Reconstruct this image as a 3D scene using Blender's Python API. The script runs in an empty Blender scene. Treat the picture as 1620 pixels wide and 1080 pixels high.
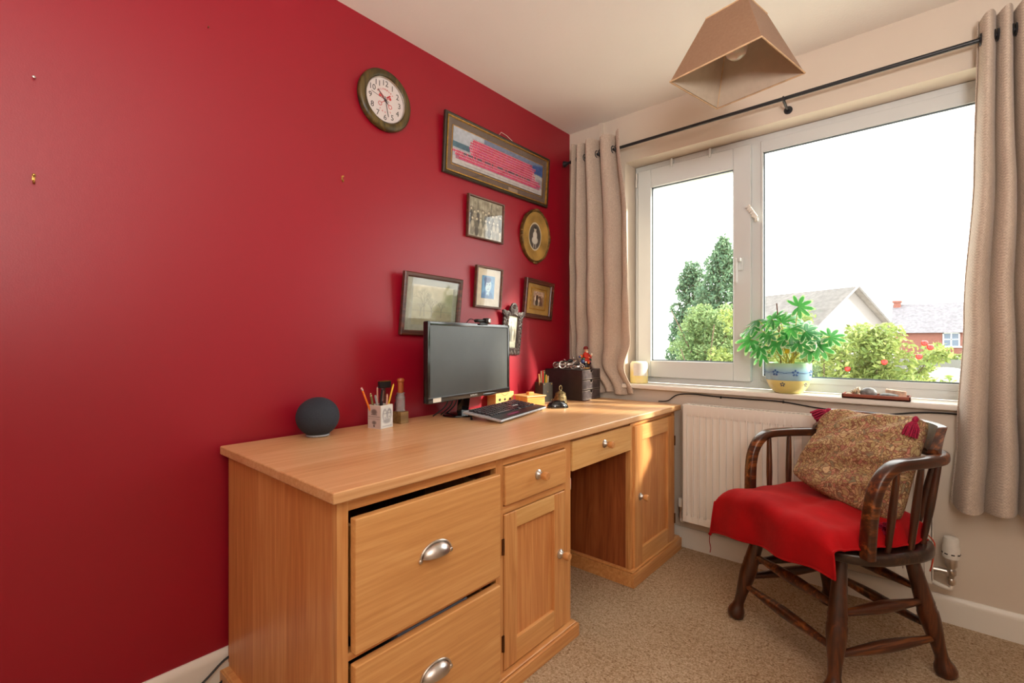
import bpy, bmesh, math, random
import numpy as np
from mathutils import Vector, Matrix

random.seed(7)
RNG = np.random.default_rng(7)
PI = math.pi
SC = bpy.context.scene
COL = SC.collection

# ------------------------------------------------------------------ camera, sky, sun, exposure
cam_data = bpy.data.cameras.new('camera')
cam = bpy.data.objects.new('camera', cam_data)
COL.objects.link(cam)
SC.camera = cam
cam_data.sensor_width = 36.0
cam_data.lens = 36.0 * 750.0 / 1620.0
cam_data.clip_start = 0.05
cam_data.clip_end = 500
cam.location = (1.708, -2.505, 1.088)
cam.rotation_euler = (PI / 2, 0, math.atan2(657, 750))

world = bpy.data.worlds.new('sky')
SC.world = world
world.use_nodes = True
wn = world.node_tree
wn.nodes.clear()
w_out = wn.nodes.new('ShaderNodeOutputWorld')
w_bg = wn.nodes.new('ShaderNodeBackground')
w_bg.inputs['Color'].default_value = (1.0, 0.985, 0.96, 1)
w_bg.inputs['Strength'].default_value = 3.6
wn.links.new(w_bg.outputs[0], w_out.inputs[0])

sun_data = bpy.data.lights.new('sun', 'SUN')
sun_data.energy = 7.0
sun_data.angle = math.radians(4)
sun_data.color = (1.0, 0.9, 0.74)
sun = bpy.data.objects.new('sun', sun_data)
COL.objects.link(sun)
sun.rotation_euler = Vector((-1.75, -1.0, -0.95)).to_track_quat('-Z', 'Y').to_euler()
sun.location = (4, 4, 4)

# added, unseen fill light behind the camera, aimed up to brighten the room
fill_data = bpy.data.lights.new('added_fill_light', 'AREA')
fill_data.shape = 'DISK'
fill_data.size = 0.5
fill_data.energy = 34
fill_data.color = (1.0, 0.96, 0.93)
fill = bpy.data.objects.new('added_fill_light', fill_data)
COL.objects.link(fill)
fill.location = (2.25, -2.85, 1.55)
fill.rotation_euler = Vector((-0.25, 0.45, 1.0)).to_track_quat('-Z', 'Y').to_euler()

SC.view_settings.view_transform = 'Standard'
SC.view_settings.look = 'None'
SC.view_settings.exposure = 0.78
SC.view_settings.gamma = 1.0
SC.view_settings.use_curve_mapping = False


# ------------------------------------------------------------------ material helpers
def lin(c):
    c = [x / 255.0 for x in c]
    return tuple(x / 12.92 if x <= 0.04045 else ((x + 0.055) / 1.055) ** 2.4 for x in c)


def new_mat(name):
    m = bpy.data.materials.new(name)
    m.use_nodes = True
    nt = m.node_tree
    b = nt.nodes['Principled BSDF']
    return m, nt, b


def node(nt, t, **kw):
    n = nt.nodes.new(t)
    for k, v in kw.items():
        if k in n.inputs:
            n.inputs[k].default_value = v
        else:
            setattr(n, k, v)
    return n


def ramp(nt, fac, stops):
    r = nt.nodes.new('ShaderNodeValToRGB')
    e = r.color_ramp.elements
    while len(e) < len(stops):
        e.new(0.5)
    for i, (p, c) in enumerate(stops):
        e[i].position = p
        e[i].color = (*lin(c), 1)
    nt.links.new(fac, r.inputs[0])
    return r.outputs[0]


def bump(nt, b, height, strength=0.3, dist=0.002):
    n = nt.nodes.new('ShaderNodeBump')
    n.inputs['Strength'].default_value = strength
    n.inputs['Distance'].default_value = dist
    nt.links.new(height, n.inputs['Height'])
    nt.links.new(n.outputs[0], b.inputs['Normal'])


def coord(nt, scale=(1, 1, 1), rot=(0, 0, 0)):
    tc = nt.nodes.new('ShaderNodeTexCoord')
    mp = nt.nodes.new('ShaderNodeMapping')
    mp.inputs['Scale'].default_value = scale
    mp.inputs['Rotation'].default_value = rot
    nt.links.new(tc.outputs['Object'], mp.inputs[0])
    return mp.outputs[0]


def noise(nt, vec, scale, detail=3, rough=0.5, dist=0.0):
    n = nt.nodes.new('ShaderNodeTexNoise')
    n.inputs['Scale'].default_value = scale
    n.inputs['Detail'].default_value = detail
    n.inputs['Roughness'].default_value = rough
    n.inputs['Distortion'].default_value = dist
    nt.links.new(vec, n.inputs['Vector'])
    return n.outputs['Fac']


def plain(name, c, rough=0.5, metal=0.0, var=0.06, nscale=40, bstr=0.0, bscale=200, bdist=0.001, coat=0.0, spec=0.5):
    m, nt, b = new_mat(name)
    v = coord(nt)
    lo = tuple(max(0, x * (1 - var)) for x in c)
    hi = tuple(min(255, x * (1 + var)) for x in c)
    nt.links.new(ramp(nt, noise(nt, v, nscale, 2), [(0.3, lo), (0.7, hi)]), b.inputs['Base Color'])
    b.inputs['Roughness'].default_value = rough
    b.inputs['Metallic'].default_value = metal
    b.inputs['Coat Weight'].default_value = coat
    b.inputs['Coat Roughness'].default_value = 0.08
    b.inputs['Specular IOR Level'].default_value = spec
    if bstr:
        bump(nt, b, noise(nt, v, bscale, 3), bstr, bdist)
    return m


def wood(name, axis, c_lo, c_mid, c_hi, rough=0.4, stave=0.0, fine=90, knots=False, bstr=0.12, contrast=1.0, coat=0.0):
    """grain runs along axis (0 x, 1 y, 2 z); stave>0 glues boards of that width side by side"""
    m, nt, b = new_mat(name)
    s = [fine, fine, fine]
    s[axis] = fine * 0.035
    tc = nt.nodes.new('ShaderNodeTexCoord')
    src = tc.outputs['Object']
    L = nt.links
    if stave > 0:
        sep = nt.nodes.new('ShaderNodeSeparateXYZ')
        L.new(src, sep.inputs[0])
        across = {0: 'Y', 1: 'X', 2: 'X'}[axis]
        d = node(nt, 'ShaderNodeMath', operation='DIVIDE')
        L.new(sep.outputs[across], d.inputs[0])
        d.inputs[1].default_value = stave
        fl = node(nt, 'ShaderNodeMath', operation='FLOOR')
        L.new(d.outputs[0], fl.inputs[0])
        wn_ = node(nt, 'ShaderNodeTexWhiteNoise', noise_dimensions='1D')
        L.new(fl.outputs[0], wn_.inputs['W'])
        cmb = nt.nodes.new('ShaderNodeVectorMath')
        cmb.operation = 'MULTIPLY_ADD'
        L.new(wn_.outputs['Color'], cmb.inputs[0])
        cmb.inputs[1].default_value = (3, 3, 3)
        L.new(src, cmb.inputs[2])
        vec0 = cmb.outputs[0]
        stv = wn_.outputs['Value']
    else:
        vec0 = src
        stv = None
    mp = nt.nodes.new('ShaderNodeMapping')
    mp.inputs['Scale'].default_value = s
    L.new(vec0, mp.inputs[0])
    f1 = noise(nt, mp.outputs[0], 1.0, 5, 0.65, 0.3)
    mp2 = nt.nodes.new('ShaderNodeMapping')
    s2 = [9, 9, 9]
    s2[axis] = 0.9
    mp2.inputs['Scale'].default_value = s2
    L.new(vec0, mp2.inputs[0])
    f2 = noise(nt, mp2.outputs[0], 1.3, 3, 0.5, 1.2)
    wv = nt.nodes.new('ShaderNodeMath')
    wv.operation = 'MULTIPLY'
    L.new(f2, wv.inputs[0])
    wv.inputs[1].default_value = 34.0
    sn = node(nt, 'ShaderNodeMath', operation='SINE')
    L.new(wv.outputs[0], sn.inputs[0])
    rg = node(nt, 'ShaderNodeMath', operation='MULTIPLY_ADD')
    L.new(sn.outputs[0], rg.inputs[0])
    rg.inputs[1].default_value = 0.085 * contrast
    L.new(f1, rg.inputs[2])
    cur = rg.outputs[0]
    ad = node(nt, 'ShaderNodeMath', operation='MULTIPLY_ADD')
    L.new(f2, ad.inputs[0])
    ad.inputs[1].default_value = 0.35
    L.new(cur, ad.inputs[2])
    cur = ad.outputs[0]
    if stv is not None:
        a2 = node(nt, 'ShaderNodeMath', operation='MULTIPLY_ADD')
        L.new(stv, a2.inputs[0])
        a2.inputs[1].default_value = 0.16
        L.new(cur, a2.inputs[2])
        cur = a2.outputs[0]
    lo, hi = (0.42, 0.98) if stv is None else (0.48, 1.08)
    col = ramp(nt, cur, [(lo, c_lo), ((lo + hi) / 2, c_mid), (min(1, hi), c_hi)])
    if knots:
        vo = nt.nodes.new('ShaderNodeTexVoronoi')
        vo.inputs['Scale'].default_value = 1.0
        kk = [7, 7, 7]
        kk[axis] = 4.2
        mp3 = nt.nodes.new('ShaderNodeMapping')
        mp3.inputs['Scale'].default_value = kk
        L.new(src, mp3.inputs[0])
        L.new(mp3.outputs[0], vo.inputs['Vector'])
        mr = nt.nodes.new('ShaderNodeMapRange')
        mr.inputs[1].default_value = 0.07
        mr.inputs[2].default_value = 0.16
        L.new(vo.outputs['Distance'], mr.inputs[0])
        mx = nt.nodes.new('ShaderNodeMix')
        mx.data_type = 'RGBA'
        L.new(mr.outputs[0], mx.inputs[0])
        mx.inputs[6].default_value = (*lin((60, 22, 10)), 1)
        L.new(col, mx.inputs[7])
        col = mx.outputs[2]
    L.new(col, b.inputs['Base Color'])
    b.inputs['Roughness'].default_value = rough
    b.inputs['Coat Weight'].default_value = coat
    b.inputs['Coat Roughness'].default_value = 0.2
    bump(nt, b, f1, bstr, 0.0006)
    return m


def attr_mat(name, rough=0.5, spec=0.5):
    m, nt, b = new_mat(name)
    a = nt.nodes.new('ShaderNodeAttribute')
    a.attribute_name = 'print'
    nt.links.new(a.outputs['Color'], b.inputs['Base Color'])
    b.inputs['Roughness'].default_value = rough
    b.inputs['Specular IOR Level'].default_value = spec
    return m


def glass_mat(name, tint=(1, 1, 1), refl=0.07, rough=0.02):
    m = bpy.data.materials.new(name)
    m.use_nodes = True
    nt = m.node_tree
    nt.nodes.clear()
    o = nt.nodes.new('ShaderNodeOutputMaterial')
    mx = nt.nodes.new('ShaderNodeMixShader')
    t = nt.nodes.new('ShaderNodeBsdfTransparent')
    t.inputs[0].default_value = (*tint, 1)
    g = nt.nodes.new('ShaderNodeBsdfGlossy')
    g.inputs['Roughness'].default_value = rough
    lw = nt.nodes.new('ShaderNodeLayerWeight')
    lw.inputs['Blend'].default_value = 0.5
    pw = nt.nodes.new('ShaderNodeMath')
    pw.operation = 'POWER'
    nt.links.new(lw.outputs['Facing'], pw.inputs[0])
    pw.inputs[1].default_value = 4.0
    ma = nt.nodes.new('ShaderNodeMath')
    ma.operation = 'MULTIPLY_ADD'
    nt.links.new(pw.outputs[0], ma.inputs[0])
    ma.inputs[1].default_value = 0.55
    ma.inputs[2].default_value = refl * 0.5
    nt.links.new(ma.outputs[0], mx.inputs[0])
    nt.links.new(t.outputs[0], mx.inputs[1])
    nt.links.new(g.outputs[0], mx.inputs[2])
    nt.links.new(mx.outputs[0], o.inputs[0])
    return m


# ------------------------------------------------------------------ mesh helpers
def box(bm, c, s, bev=0.0, rot=None, seg=1):
    r = bmesh.ops.create_cube(bm, size=1.0)
    vs = r['verts']
    bmesh.ops.scale(bm, vec=Vector(s), verts=vs)
    if bev > 0:
        es = list({e for v in vs for e in v.link_edges})
        rb = bmesh.ops.bevel(bm, geom=es, offset=bev, segments=seg, profile=0.5, affect='EDGES')
        vs = list({v for f in rb['faces'] for v in f.verts} | {v for v in vs if v.is_valid})
    if rot is not None:
        bmesh.ops.rotate(bm, cent=(0, 0, 0), matrix=rot, verts=vs)
    bmesh.ops.translate(bm, vec=Vector(c), verts=vs)
    return vs


def bx(bm, a, b, bev=0.0, seg=1):
    c = [(a[i] + b[i]) / 2 for i in range(3)]
    s = [abs(b[i] - a[i]) for i in range(3)]
    return box(bm, c, s, bev, None, seg)


def lathe(bm, prof, seg=24, M=None, cap=True):
    rings = []
    for r, z in prof:
        ring = []
        for i in range(seg):
            a = 2 * PI * i / seg
            p = Vector((r * math.cos(a), r * math.sin(a), z))
            if M is not None:
                p = M @ p
            ring.append(bm.verts.new(p))
        rings.append(ring)
    for k in range(len(rings) - 1):
        A, B = rings[k], rings[k + 1]
        for i in range(seg):
            j = (i + 1) % seg
            bm.faces.new((A[i], A[j], B[j], B[i]))
    if cap:
        if prof[0][0] > 1e-6:
            bm.faces.new(rings[0][::-1])
        if prof[-1][0] > 1e-6:
            bm.faces.new(rings[-1])
    return rings


def axis_matrix(p, q):
    p, q = Vector(p), Vector(q)
    d = (q - p)
    R = d.to_track_quat('Z', 'Y').to_matrix().to_4x4()
    return Matrix.Translation(p) @ R, d.length


def turned(bm, p, q, prof, seg=16):
    """prof: list of (radius, fraction along p->q)"""
    M, L = axis_matrix(p, q)
    lathe(bm, [(r, t * L) for r, t in prof], seg, M)


def tube(bm, pts, rad, seg=10, closed=False, sec=None, up=None, cap=True):
    """sweep a circle (or the 2-D section sec) along pts"""
    pts = [Vector(p) for p in pts]
    n = len(pts)
    if not hasattr(rad, '__len__'):
        rad = [rad] * n
    if sec is None:
        sec = [(math.cos(2 * PI * i / seg), math.sin(2 * PI * i / seg)) for i in range(seg)]
    m = len(sec)
    tans = []
    for i in range(n):
        a = pts[(i - 1) % n] if closed or i > 0 else pts[i]
        b = pts[(i + 1) % n] if closed or i < n - 1 else pts[i]
        t = (b - a)
        tans.append(t.normalized() if t.length > 1e-9 else Vector((0, 0, 1)))
    nrm = None
    rings = []
    for i in range(n):
        t = tans[i]
        if up is not None:
            u = Vector(up[i]) if hasattr(up[0], '__len__') else Vector(up)
            nrm = (u - t * u.dot(t)).normalized()
        elif nrm is None:
            a = Vector((0, 0, 1)) if abs(t.z) < 0.9 else Vector((1, 0, 0))
            nrm = (a - t * a.dot(t)).normalized()
        else:
            nrm = (nrm - t * nrm.dot(t))
            nrm = nrm.normalized() if nrm.length > 1e-6 else t.orthogonal().normalized()
        bi = t.cross(nrm)
        rings.append([bm.verts.new(pts[i] + (nrm * s[1] + bi * s[0]) * rad[i]) for s in sec])
    rng = n if closed else n - 1
    for k in range(rng):
        A, B = rings[k], rings[(k + 1) % n]
        for i in range(m):
            j = (i + 1) % m
            bm.faces.new((A[i], A[j], B[j], B[i]))
    if cap and not closed:
        bm.faces.new(rings[0][::-1])
        bm.faces.new(rings[-1])


def ellipsoid(bm, c, r, seg=16, rings=10, rot=None):
    res = bmesh.ops.create_uvsphere(bm, u_segments=seg, v_segments=rings, radius=1)
    vs = res['verts']
    bmesh.ops.scale(bm, vec=Vector(r), verts=vs)
    if rot is not None:
        bmesh.ops.rotate(bm, cent=(0, 0, 0), matrix=rot, verts=vs)
    bmesh.ops.translate(bm, vec=Vector(c), verts=vs)
    return vs


def prism(bm, poly, z0, z1, M=None):
    """extrude 2-D polygon"""
    def P(x, y, z):
        v = Vector((x, y, z))
        return M @ v if M is not None else v
    lo = [bm.verts.new(P(x, y, z0)) for x, y in poly]
    hi = [bm.verts.new(P(x, y, z1)) for x, y in poly]
    n = len(poly)
    bm.faces.new(lo[::-1])
    bm.faces.new(hi)
    for i in range(n):
        j = (i + 1) % n
        bm.faces.new((lo[i], lo[j], hi[j], hi[i]))


def smooth_pts(pts, n=6, closed=False):
    """Catmull-Rom"""
    P = [Vector(p) for p in pts]
    out = []
    m = len(P)
    segs = m if closed else m - 1
    for i in range(segs):
        p0 = P[(i - 1) % m] if closed or i > 0 else P[0]
        p1, p2 = P[i], P[(i + 1) % m]
        p3 = P[(i + 2) % m] if closed or i < m - 2 else P[-1]
        for k in range(n):
            t = k / n
            out.append(0.5 * ((2 * p1) + (p2 - p0) * t + (2 * p0 - 5 * p1 + 4 * p2 - p3) * t * t
                              + (3 * p1 - p0 - 3 * p2 + p3) * t ** 3))
    if not closed:
        out.append(P[-1])
    return out


def to_mesh(name, bm, m, smooth=50):
    bmesh.ops.recalc_face_normals(bm, faces=bm.faces)
    me = bpy.data.meshes.new(name)
    bm.to_mesh(me)
    bm.free()
    if isinstance(m, (list, tuple)):
        for q in m:
            me.materials.append(q)
    else:
        me.materials.append(m)
    if smooth:
        me.polygons.foreach_set('use_smooth', [True] * len(me.polygons))
        me.set_sharp_from_angle(angle=math.radians(smooth))
    return me


def obj(name, bm, m, parent=None, loc=(0, 0, 0), rot=(0, 0, 0), smooth=50, label=None):
    me = bm if isinstance(bm, bpy.types.Mesh) else to_mesh(name, bm, m, smooth)
    o = bpy.data.objects.new(name, me)
    COL.objects.link(o)
    o.parent = parent
    o.location = loc
    o.rotation_euler = rot
    if smooth and len(me.polygons) < 4000:
        wn_ = o.modifiers.new('weighted_normal', 'WEIGHTED_NORMAL')
        wn_.keep_sharp = True
    if label:
        o['label'] = label
    return o


def thing(name, label, cat, loc=(0, 0, 0), rot=(0, 0, 0), group=None):
    o = bpy.data.objects.new(name, None)
    COL.objects.link(o)
    o.empty_display_size = 0.05
    o.location = loc
    o.rotation_euler = rot
    o['label'] = label
    o['category'] = cat
    if group:
        o['group'] = group
    return o


def tag(o, label, cat, group=None):
    o['label'] = label
    o['category'] = cat
    if group:
        o['group'] = group
    return o


def struct(name, bm, m, parent=None, **kw):
    o = obj(name, bm, m, parent, **kw)
    if parent is None:
        o['kind'] = 'structure'
    return o


def B():
    return bmesh.new()


def print_grid(name, arr, w, h, m, parent, x=0.0, c=(0, 0), label=None, plane='yz', loc=(0, 0, 0), rot=(0, 0, 0)):
    """flat print: arr[row(top first), col] sRGB 0..1 -> grid of vertices carrying colour; lies in local yz, facing +x"""
    H, W = arr.shape[:2]
    ys = np.linspace(-w / 2, w / 2, W) + c[0]
    zs = np.linspace(h / 2, -h / 2, H) + c[1]
    Y, Z = np.meshgrid(ys, zs)
    V = np.stack([np.full_like(Y, x), Y, Z], -1).reshape(-1, 3)
    idx = np.arange(H * W).reshape(H, W)
    F = np.stack([idx[1:, :-1], idx[1:, 1:], idx[:-1, 1:], idx[:-1, :-1]], -1).reshape(-1, 4)
    me = bpy.data.meshes.new(name)
    me.from_pydata(V.tolist(), [], F.tolist())
    me.materials.append(m)
    at = me.color_attributes.new('print', 'FLOAT_COLOR', 'POINT')
    a = np.clip(arr, 0, 1)
    l = np.where(a <= 0.04045, a / 12.92, ((a + 0.055) / 1.055) ** 2.4)
    rgba = np.concatenate([l, np.ones((H, W, 1))], -1).reshape(-1)
    at.data.foreach_set('color', rgba.astype(np.float32))
    o = bpy.data.objects.new(name, me)
    COL.objects.link(o)
    o.parent = parent
    o.location = loc
    o.rotation_euler = rot
    if label:
        o['label'] = label
    return o


def text_mesh(txt, size, m, depth=0.0004):
    cu = bpy.data.curves.new('lettering', 'FONT')
    cu.body = txt
    cu.size = size
    cu.extrude = depth
    cu.align_x = 'CENTER'
    cu.align_y = 'CENTER'
    cu.resolution_u = 3
    t = bpy.data.objects.new('tmp', cu)
    COL.objects.link(t)
    dg = bpy.context.evaluated_depsgraph_get()
    me = bpy.data.meshes.new_from_object(t.evaluated_get(dg))
    bpy.data.objects.remove(t)
    me.materials.clear()
    me.materials.append(m)
    return me


# ------------------------------------------------------------------ materials
M = {}
# red wall: satin emulsion
m, nt, b = new_mat('red_paint')
v = coord(nt)
nt.links.new(ramp(nt, noise(nt, v, 1.2, 3), [(0.3, (144, 0, 28)), (0.7, (152, 0, 33))]), b.inputs['Base Color'])
b.inputs['Roughness'].default_value = 0.41
b.inputs['Specular IOR Level'].default_value = 0.62
bump(nt, b, noise(nt, v, 260, 3, 0.6), 0.25, 0.0008)
M['red'] = m
M['wallpaint'] = plain('cream_wall_paint', (214, 200, 184), 0.75, var=0.015, nscale=2, bstr=0.2, bscale=260, bdist=0.0008)
M['ceiling'] = plain('ceiling_paint', (238, 233, 226), 0.8, var=0.01, nscale=2, bstr=0.45, bscale=120, bdist=0.002)
M['gloss'] = plain('white_gloss_paint', (228, 222, 212), 0.35, var=0.01, nscale=3)
M['upvc'] = plain('white_plastic_frame', (208, 212, 212), 0.3, var=0.01, nscale=3)
M['gasket'] = plain('grey_gasket', (92, 104, 112), 0.6)
M['black_metal'] = plain('black_metal', (28, 28, 32), 0.4, var=0.1)
M['black_plastic'] = plain('black_plastic', (24, 25, 28), 0.4, var=0.1)
M['gloss_black'] = plain('gloss_black_plastic', (9, 10, 12), 0.12, var=0.1, coat=0.6)
M['steel'] = plain('brushed_steel', (205, 200, 196), 0.28, 1.0, var=0.04)
M['brass'] = plain('brass', (186, 148, 82), 0.32, 1.0, var=0.1, nscale=80)
M['white_plastic'] = plain('white_plastic', (226, 222, 214), 0.4, var=0.02)
M['paper'] = plain('paper', (226, 220, 206), 0.8, var=0.02)
M['glass'] = glass_mat('window_glass', (0.97, 0.99, 0.98))
M['picture_glass'] = glass_mat('picture_glass', (1, 1, 1), refl=0.075, rough=0.03)
M['print'] = attr_mat('printed_photograph', 0.6)
M['print_card'] = attr_mat('printed_card', 0.45)

# carpet
m, nt, b = new_mat('beige_twist_carpet')
v = coord(nt)
n1 = noise(nt, v, 150, 4, 0.7)
n2 = noise(nt, v, 3.0, 3, 0.6)
n3 = noise(nt, v, 60, 3, 0.7)
s1 = node(nt, 'ShaderNodeMath', operation='MULTIPLY_ADD')
nt.links.new(n3, s1.inputs[0]); s1.inputs[1].default_value = 0.5; nt.links.new(n1, s1.inputs[2])
s2 = node(nt, 'ShaderNodeMath', operation='MULTIPLY_ADD')
nt.links.new(n2, s2.inputs[0]); s2.inputs[1].default_value = 0.2; nt.links.new(s1.outputs[0], s2.inputs[2])
nt.links.new(ramp(nt, s2.outputs[0], [(0.62, (120, 86, 58)), (0.75, (188, 153, 118)), (0.86, (212, 182, 148)), (1.0, (234, 211, 182))]), b.inputs['Base Color'])
b.inputs['Roughness'].default_value = 0.95
b.inputs['Specular IOR Level'].default_value = 0.1
bump(nt, b, s1.outputs[0], 1.0, 0.012)
M['carpet'] = m

OAK = ((192, 126, 70), (212, 150, 90), (226, 172, 112))
for k, ax in (('x', 0), ('y', 1), ('z', 2)):
    M['oak_' + k] = wood('oak_' + k, ax, *OAK, rough=0.36, fine=110, coat=0.15)
M['oak_top'] = wood('oak_worktop', 1, (206, 150, 100), (220, 170, 120), (230, 186, 140), rough=0.36, stave=0.115, fine=110, coat=0.25, contrast=0.6)
M['oak_side'] = wood('oak_boards', 2, (190, 118, 64), (210, 142, 84), (224, 164, 104), rough=0.4, stave=0.112, fine=100, contrast=0.6)
M['oak_front'] = wood('oak_drawer_front', 1, (204, 144, 84), (218, 160, 98), (230, 178, 116), rough=0.36, fine=90, coat=0.15, contrast=0.45)
M['oak_pale'] = wood('oak_pale', 1, (208, 150, 86), (220, 170, 106), (232, 190, 128), rough=0.4, fine=90, contrast=0.6)
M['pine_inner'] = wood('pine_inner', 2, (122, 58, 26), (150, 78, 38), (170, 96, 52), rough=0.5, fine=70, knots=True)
M['dark_oak'] = wood('dark_stained_wood', 2, (30, 14, 8), (66, 30, 14), (112, 58, 26), rough=0.3, fine=60, coat=0.3)
M['dark_oak_x'] = wood('dark_stained_wood_cross', 1, (30, 14, 8), (72, 34, 16), (156, 90, 42), rough=0.3, fine=60, coat=0.3)
M['seat_wood'] = wood('dark_seat_wood', 0, (26, 15, 11), (46, 28, 20), (78, 50, 34), rough=0.28, fine=60, coat=0.3)
M['mahog'] = wood('mahogany_frame', 1, (48, 22, 14), (84, 42, 28), (120, 66, 46), rough=0.35, fine=70)
M['brown_frame'] = wood('brown_frame', 1, (60, 34, 22), (96, 58, 38), (128, 84, 56), rough=0.4, fine=70)
M['clock_wood'] = wood('clock_frame_wood', 2, (36, 30, 10), (72, 58, 24), (106, 88, 42), rough=0.42, fine=45, contrast=1.6)
M['red_wood'] = wood('reddish_wood', 0, (96, 40, 24), (138, 66, 44), (170, 94, 64), rough=0.4, fine=60)
M['gold_slip'] = plain('gilt', (206, 160, 76), 0.3, 0.9, var=0.12, nscale=60)
M['gold_mount'] = plain('gold_card', (178, 142, 74), 0.45, 0.35, var=0.12, nscale=14)
M['brown_mount'] = plain('brown_mount_card', (100, 84, 74), 0.8, var=0.04)
M['cream_mount'] = plain('cream_mount_card', (214, 204, 180), 0.8, var=0.04)
M['grey_mount'] = plain('grey_mount_card', (150, 152, 136), 0.8, var=0.05)


def weave(name, c1, c2, scale=420, rough=0.9, trans=0.0):
    m, nt, b = new_mat(name)
    L = nt.links
    tc = nt.nodes.new('ShaderNodeTexCoord')
    mp = nt.nodes.new('ShaderNodeMapping')
    L.new(tc.outputs['Object'], mp.inputs[0])
    sep = nt.nodes.new('ShaderNodeSeparateXYZ')
    L.new(mp.outputs[0], sep.inputs[0])
    sx = node(nt, 'ShaderNodeMath', operation='ADD')
    L.new(sep.outputs['X'], sx.inputs[0]); L.new(sep.outputs['Y'], sx.inputs[1])
    outs = []
    for s in (sx.outputs[0], sep.outputs['Z']):
        k = node(nt, 'ShaderNodeMath', operation='MULTIPLY'); L.new(s, k.inputs[0]); k.inputs[1].default_value = scale * 1.5
        q = node(nt, 'ShaderNodeMath', operation='SINE'); L.new(k.outputs[0], q.inputs[0])
        outs.append(q.outputs[0])
    pr = node(nt, 'ShaderNodeMath', operation='MULTIPLY'); L.new(outs[0], pr.inputs[0]); L.new(outs[1], pr.inputs[1])
    nz = noise(nt, mp.outputs[0], 160, 3, 0.7)
    nz2 = noise(nt, mp.outputs[0], 6, 2)
    ad = node(nt, 'ShaderNodeMath', operation='MULTIPLY_ADD'); L.new(pr.outputs[0], ad.inputs[0]); ad.inputs[1].default_value = 0.16; L.new(nz, ad.inputs[2])
    ad2 = node(nt, 'ShaderNodeMath', operation='MULTIPLY_ADD'); L.new(nz2, ad2.inputs[0]); ad2.inputs[1].default_value = 0.15; L.new(ad.outputs[0], ad2.inputs[2])
    L.new(ramp(nt, ad2.outputs[0], [(0.3, c1), (0.85, c2)]), b.inputs['Base Color'])
    b.inputs['Roughness'].default_value = rough
    b.inputs['Specular IOR Level'].default_value = 0.15
    b.inputs['Sheen Weight'].default_value = 0.2
    bump(nt, b, ad.outputs[0], 0.5, 0.001)
    if trans:
        o = nt.nodes['Material Output']
        tr = nt.nodes.new('ShaderNodeBsdfTranslucent')
        tr.inputs[0].default_value = (*lin(c2), 1)
        mx = nt.nodes.new('ShaderNodeMixShader')
        mx.inputs[0].default_value = trans
        L.new(b.outputs[0], mx.inputs[1]); L.new(tr.outputs[0], mx.inputs[2]); L.new(mx.outputs[0], o.inputs[0])
    return m


M['curtain'] = weave('oatmeal_linen', (176, 156, 140), (224, 208, 192), 420, trans=0.16)
M['shade'] = weave('shade_fabric', (176, 136, 106), (196, 158, 126), 700, trans=0.12)
M['shade_in'] = plain('shade_lining', (186, 168, 148), 0.85, var=0.02)

m, nt, b = new_mat('red_velvet')
v = coord(nt)
nt.links.new(ramp(nt, noise(nt, v, 5, 4, 0.6), [(0.3, (140, 3, 10)), (0.7, (184, 8, 18))]), b.inputs['Base Color'])
b.inputs['Roughness'].default_value = 0.85
b.inputs['Specular IOR Level'].default_value = 0.15
b.inputs['Sheen Weight'].default_value = 0.12
b.inputs['Sheen Tint'].default_value = (1, 0.35, 0.3, 1)
bump(nt, b, noise(nt, v, 60, 4, 0.6), 0.3, 0.003)
M['velvet'] = m

# tapestry: scrolling leaves in olive, tan and wine outlined darkly
m, nt, b = new_mat('tapestry')
L = nt.links
v = coord(nt)
nn = nt.nodes.new('ShaderNodeTexNoise'); nn.inputs['Scale'].default_value = 14; L.new(v, nn.inputs['Vector'])
vm = nt.nodes.new('ShaderNodeVectorMath'); vm.operation = 'MULTIPLY_ADD'
L.new(nn.outputs['Color'], vm.inputs[0]); vm.inputs[1].default_value = (0.10, 0.10, 0.10); L.new(v, vm.inputs[2])
vo = nt.nodes.new('ShaderNodeTexVoronoi'); vo.inputs['Scale'].default_value = 92; L.new(vm.outputs[0], vo.inputs['Vector'])
vd = nt.nodes.new('ShaderNodeTexVoronoi'); vd.feature = 'DISTANCE_TO_EDGE'; vd.inputs['Scale'].default_value = 92; L.new(vm.outputs[0], vd.inputs['Vector'])
sepc = nt.nodes.new('ShaderNodeSeparateColor'); L.new(vo.outputs['Color'], sepc.inputs[0])
cc = ramp(nt, sepc.outputs[0], [(0.0, (190, 162, 116)), (0.3, (164, 146, 104)), (0.5, (202, 176, 134)), (0.7, (180, 120, 104)), (0.85, (130, 124, 98)), (1.0, (208, 178, 138))])
mr = nt.nodes.new('ShaderNodeMapRange'); mr.inputs[1].default_value = 0.02; mr.inputs[2].default_value = 0.14; L.new(vd.outputs['Distance'], mr.inputs[0])
mx = nt.nodes.new('ShaderNodeMix'); mx.data_type = 'RGBA'; L.new(mr.outputs[0], mx.inputs[0])
mx.inputs[6].default_value = (*lin((126, 84, 66)), 1); L.new(cc, mx.inputs[7])
fine = noise(nt, v, 300, 3, 0.7)
mm = nt.nodes.new('ShaderNodeMix'); mm.data_type = 'RGBA'; mm.blend_type = 'OVERLAY'; mm.inputs[0].default_value = 0.5
L.new(mx.outputs[2], mm.inputs[6]); L.new(fine, mm.inputs[7])
L.new(mm.outputs[2], b.inputs['Base Color'])
b.inputs['Roughness'].default_value = 0.9
b.inputs['Specular IOR Level'].default_value = 0.15
bump(nt, b, fine, 0.4, 0.001)
M['tapestry'] = m
M['tassel'] = plain('wine_tassel', (150, 14, 58), 0.8, var=0.25, nscale=250, bstr=0.8, bscale=300, bdist=0.002)

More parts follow.
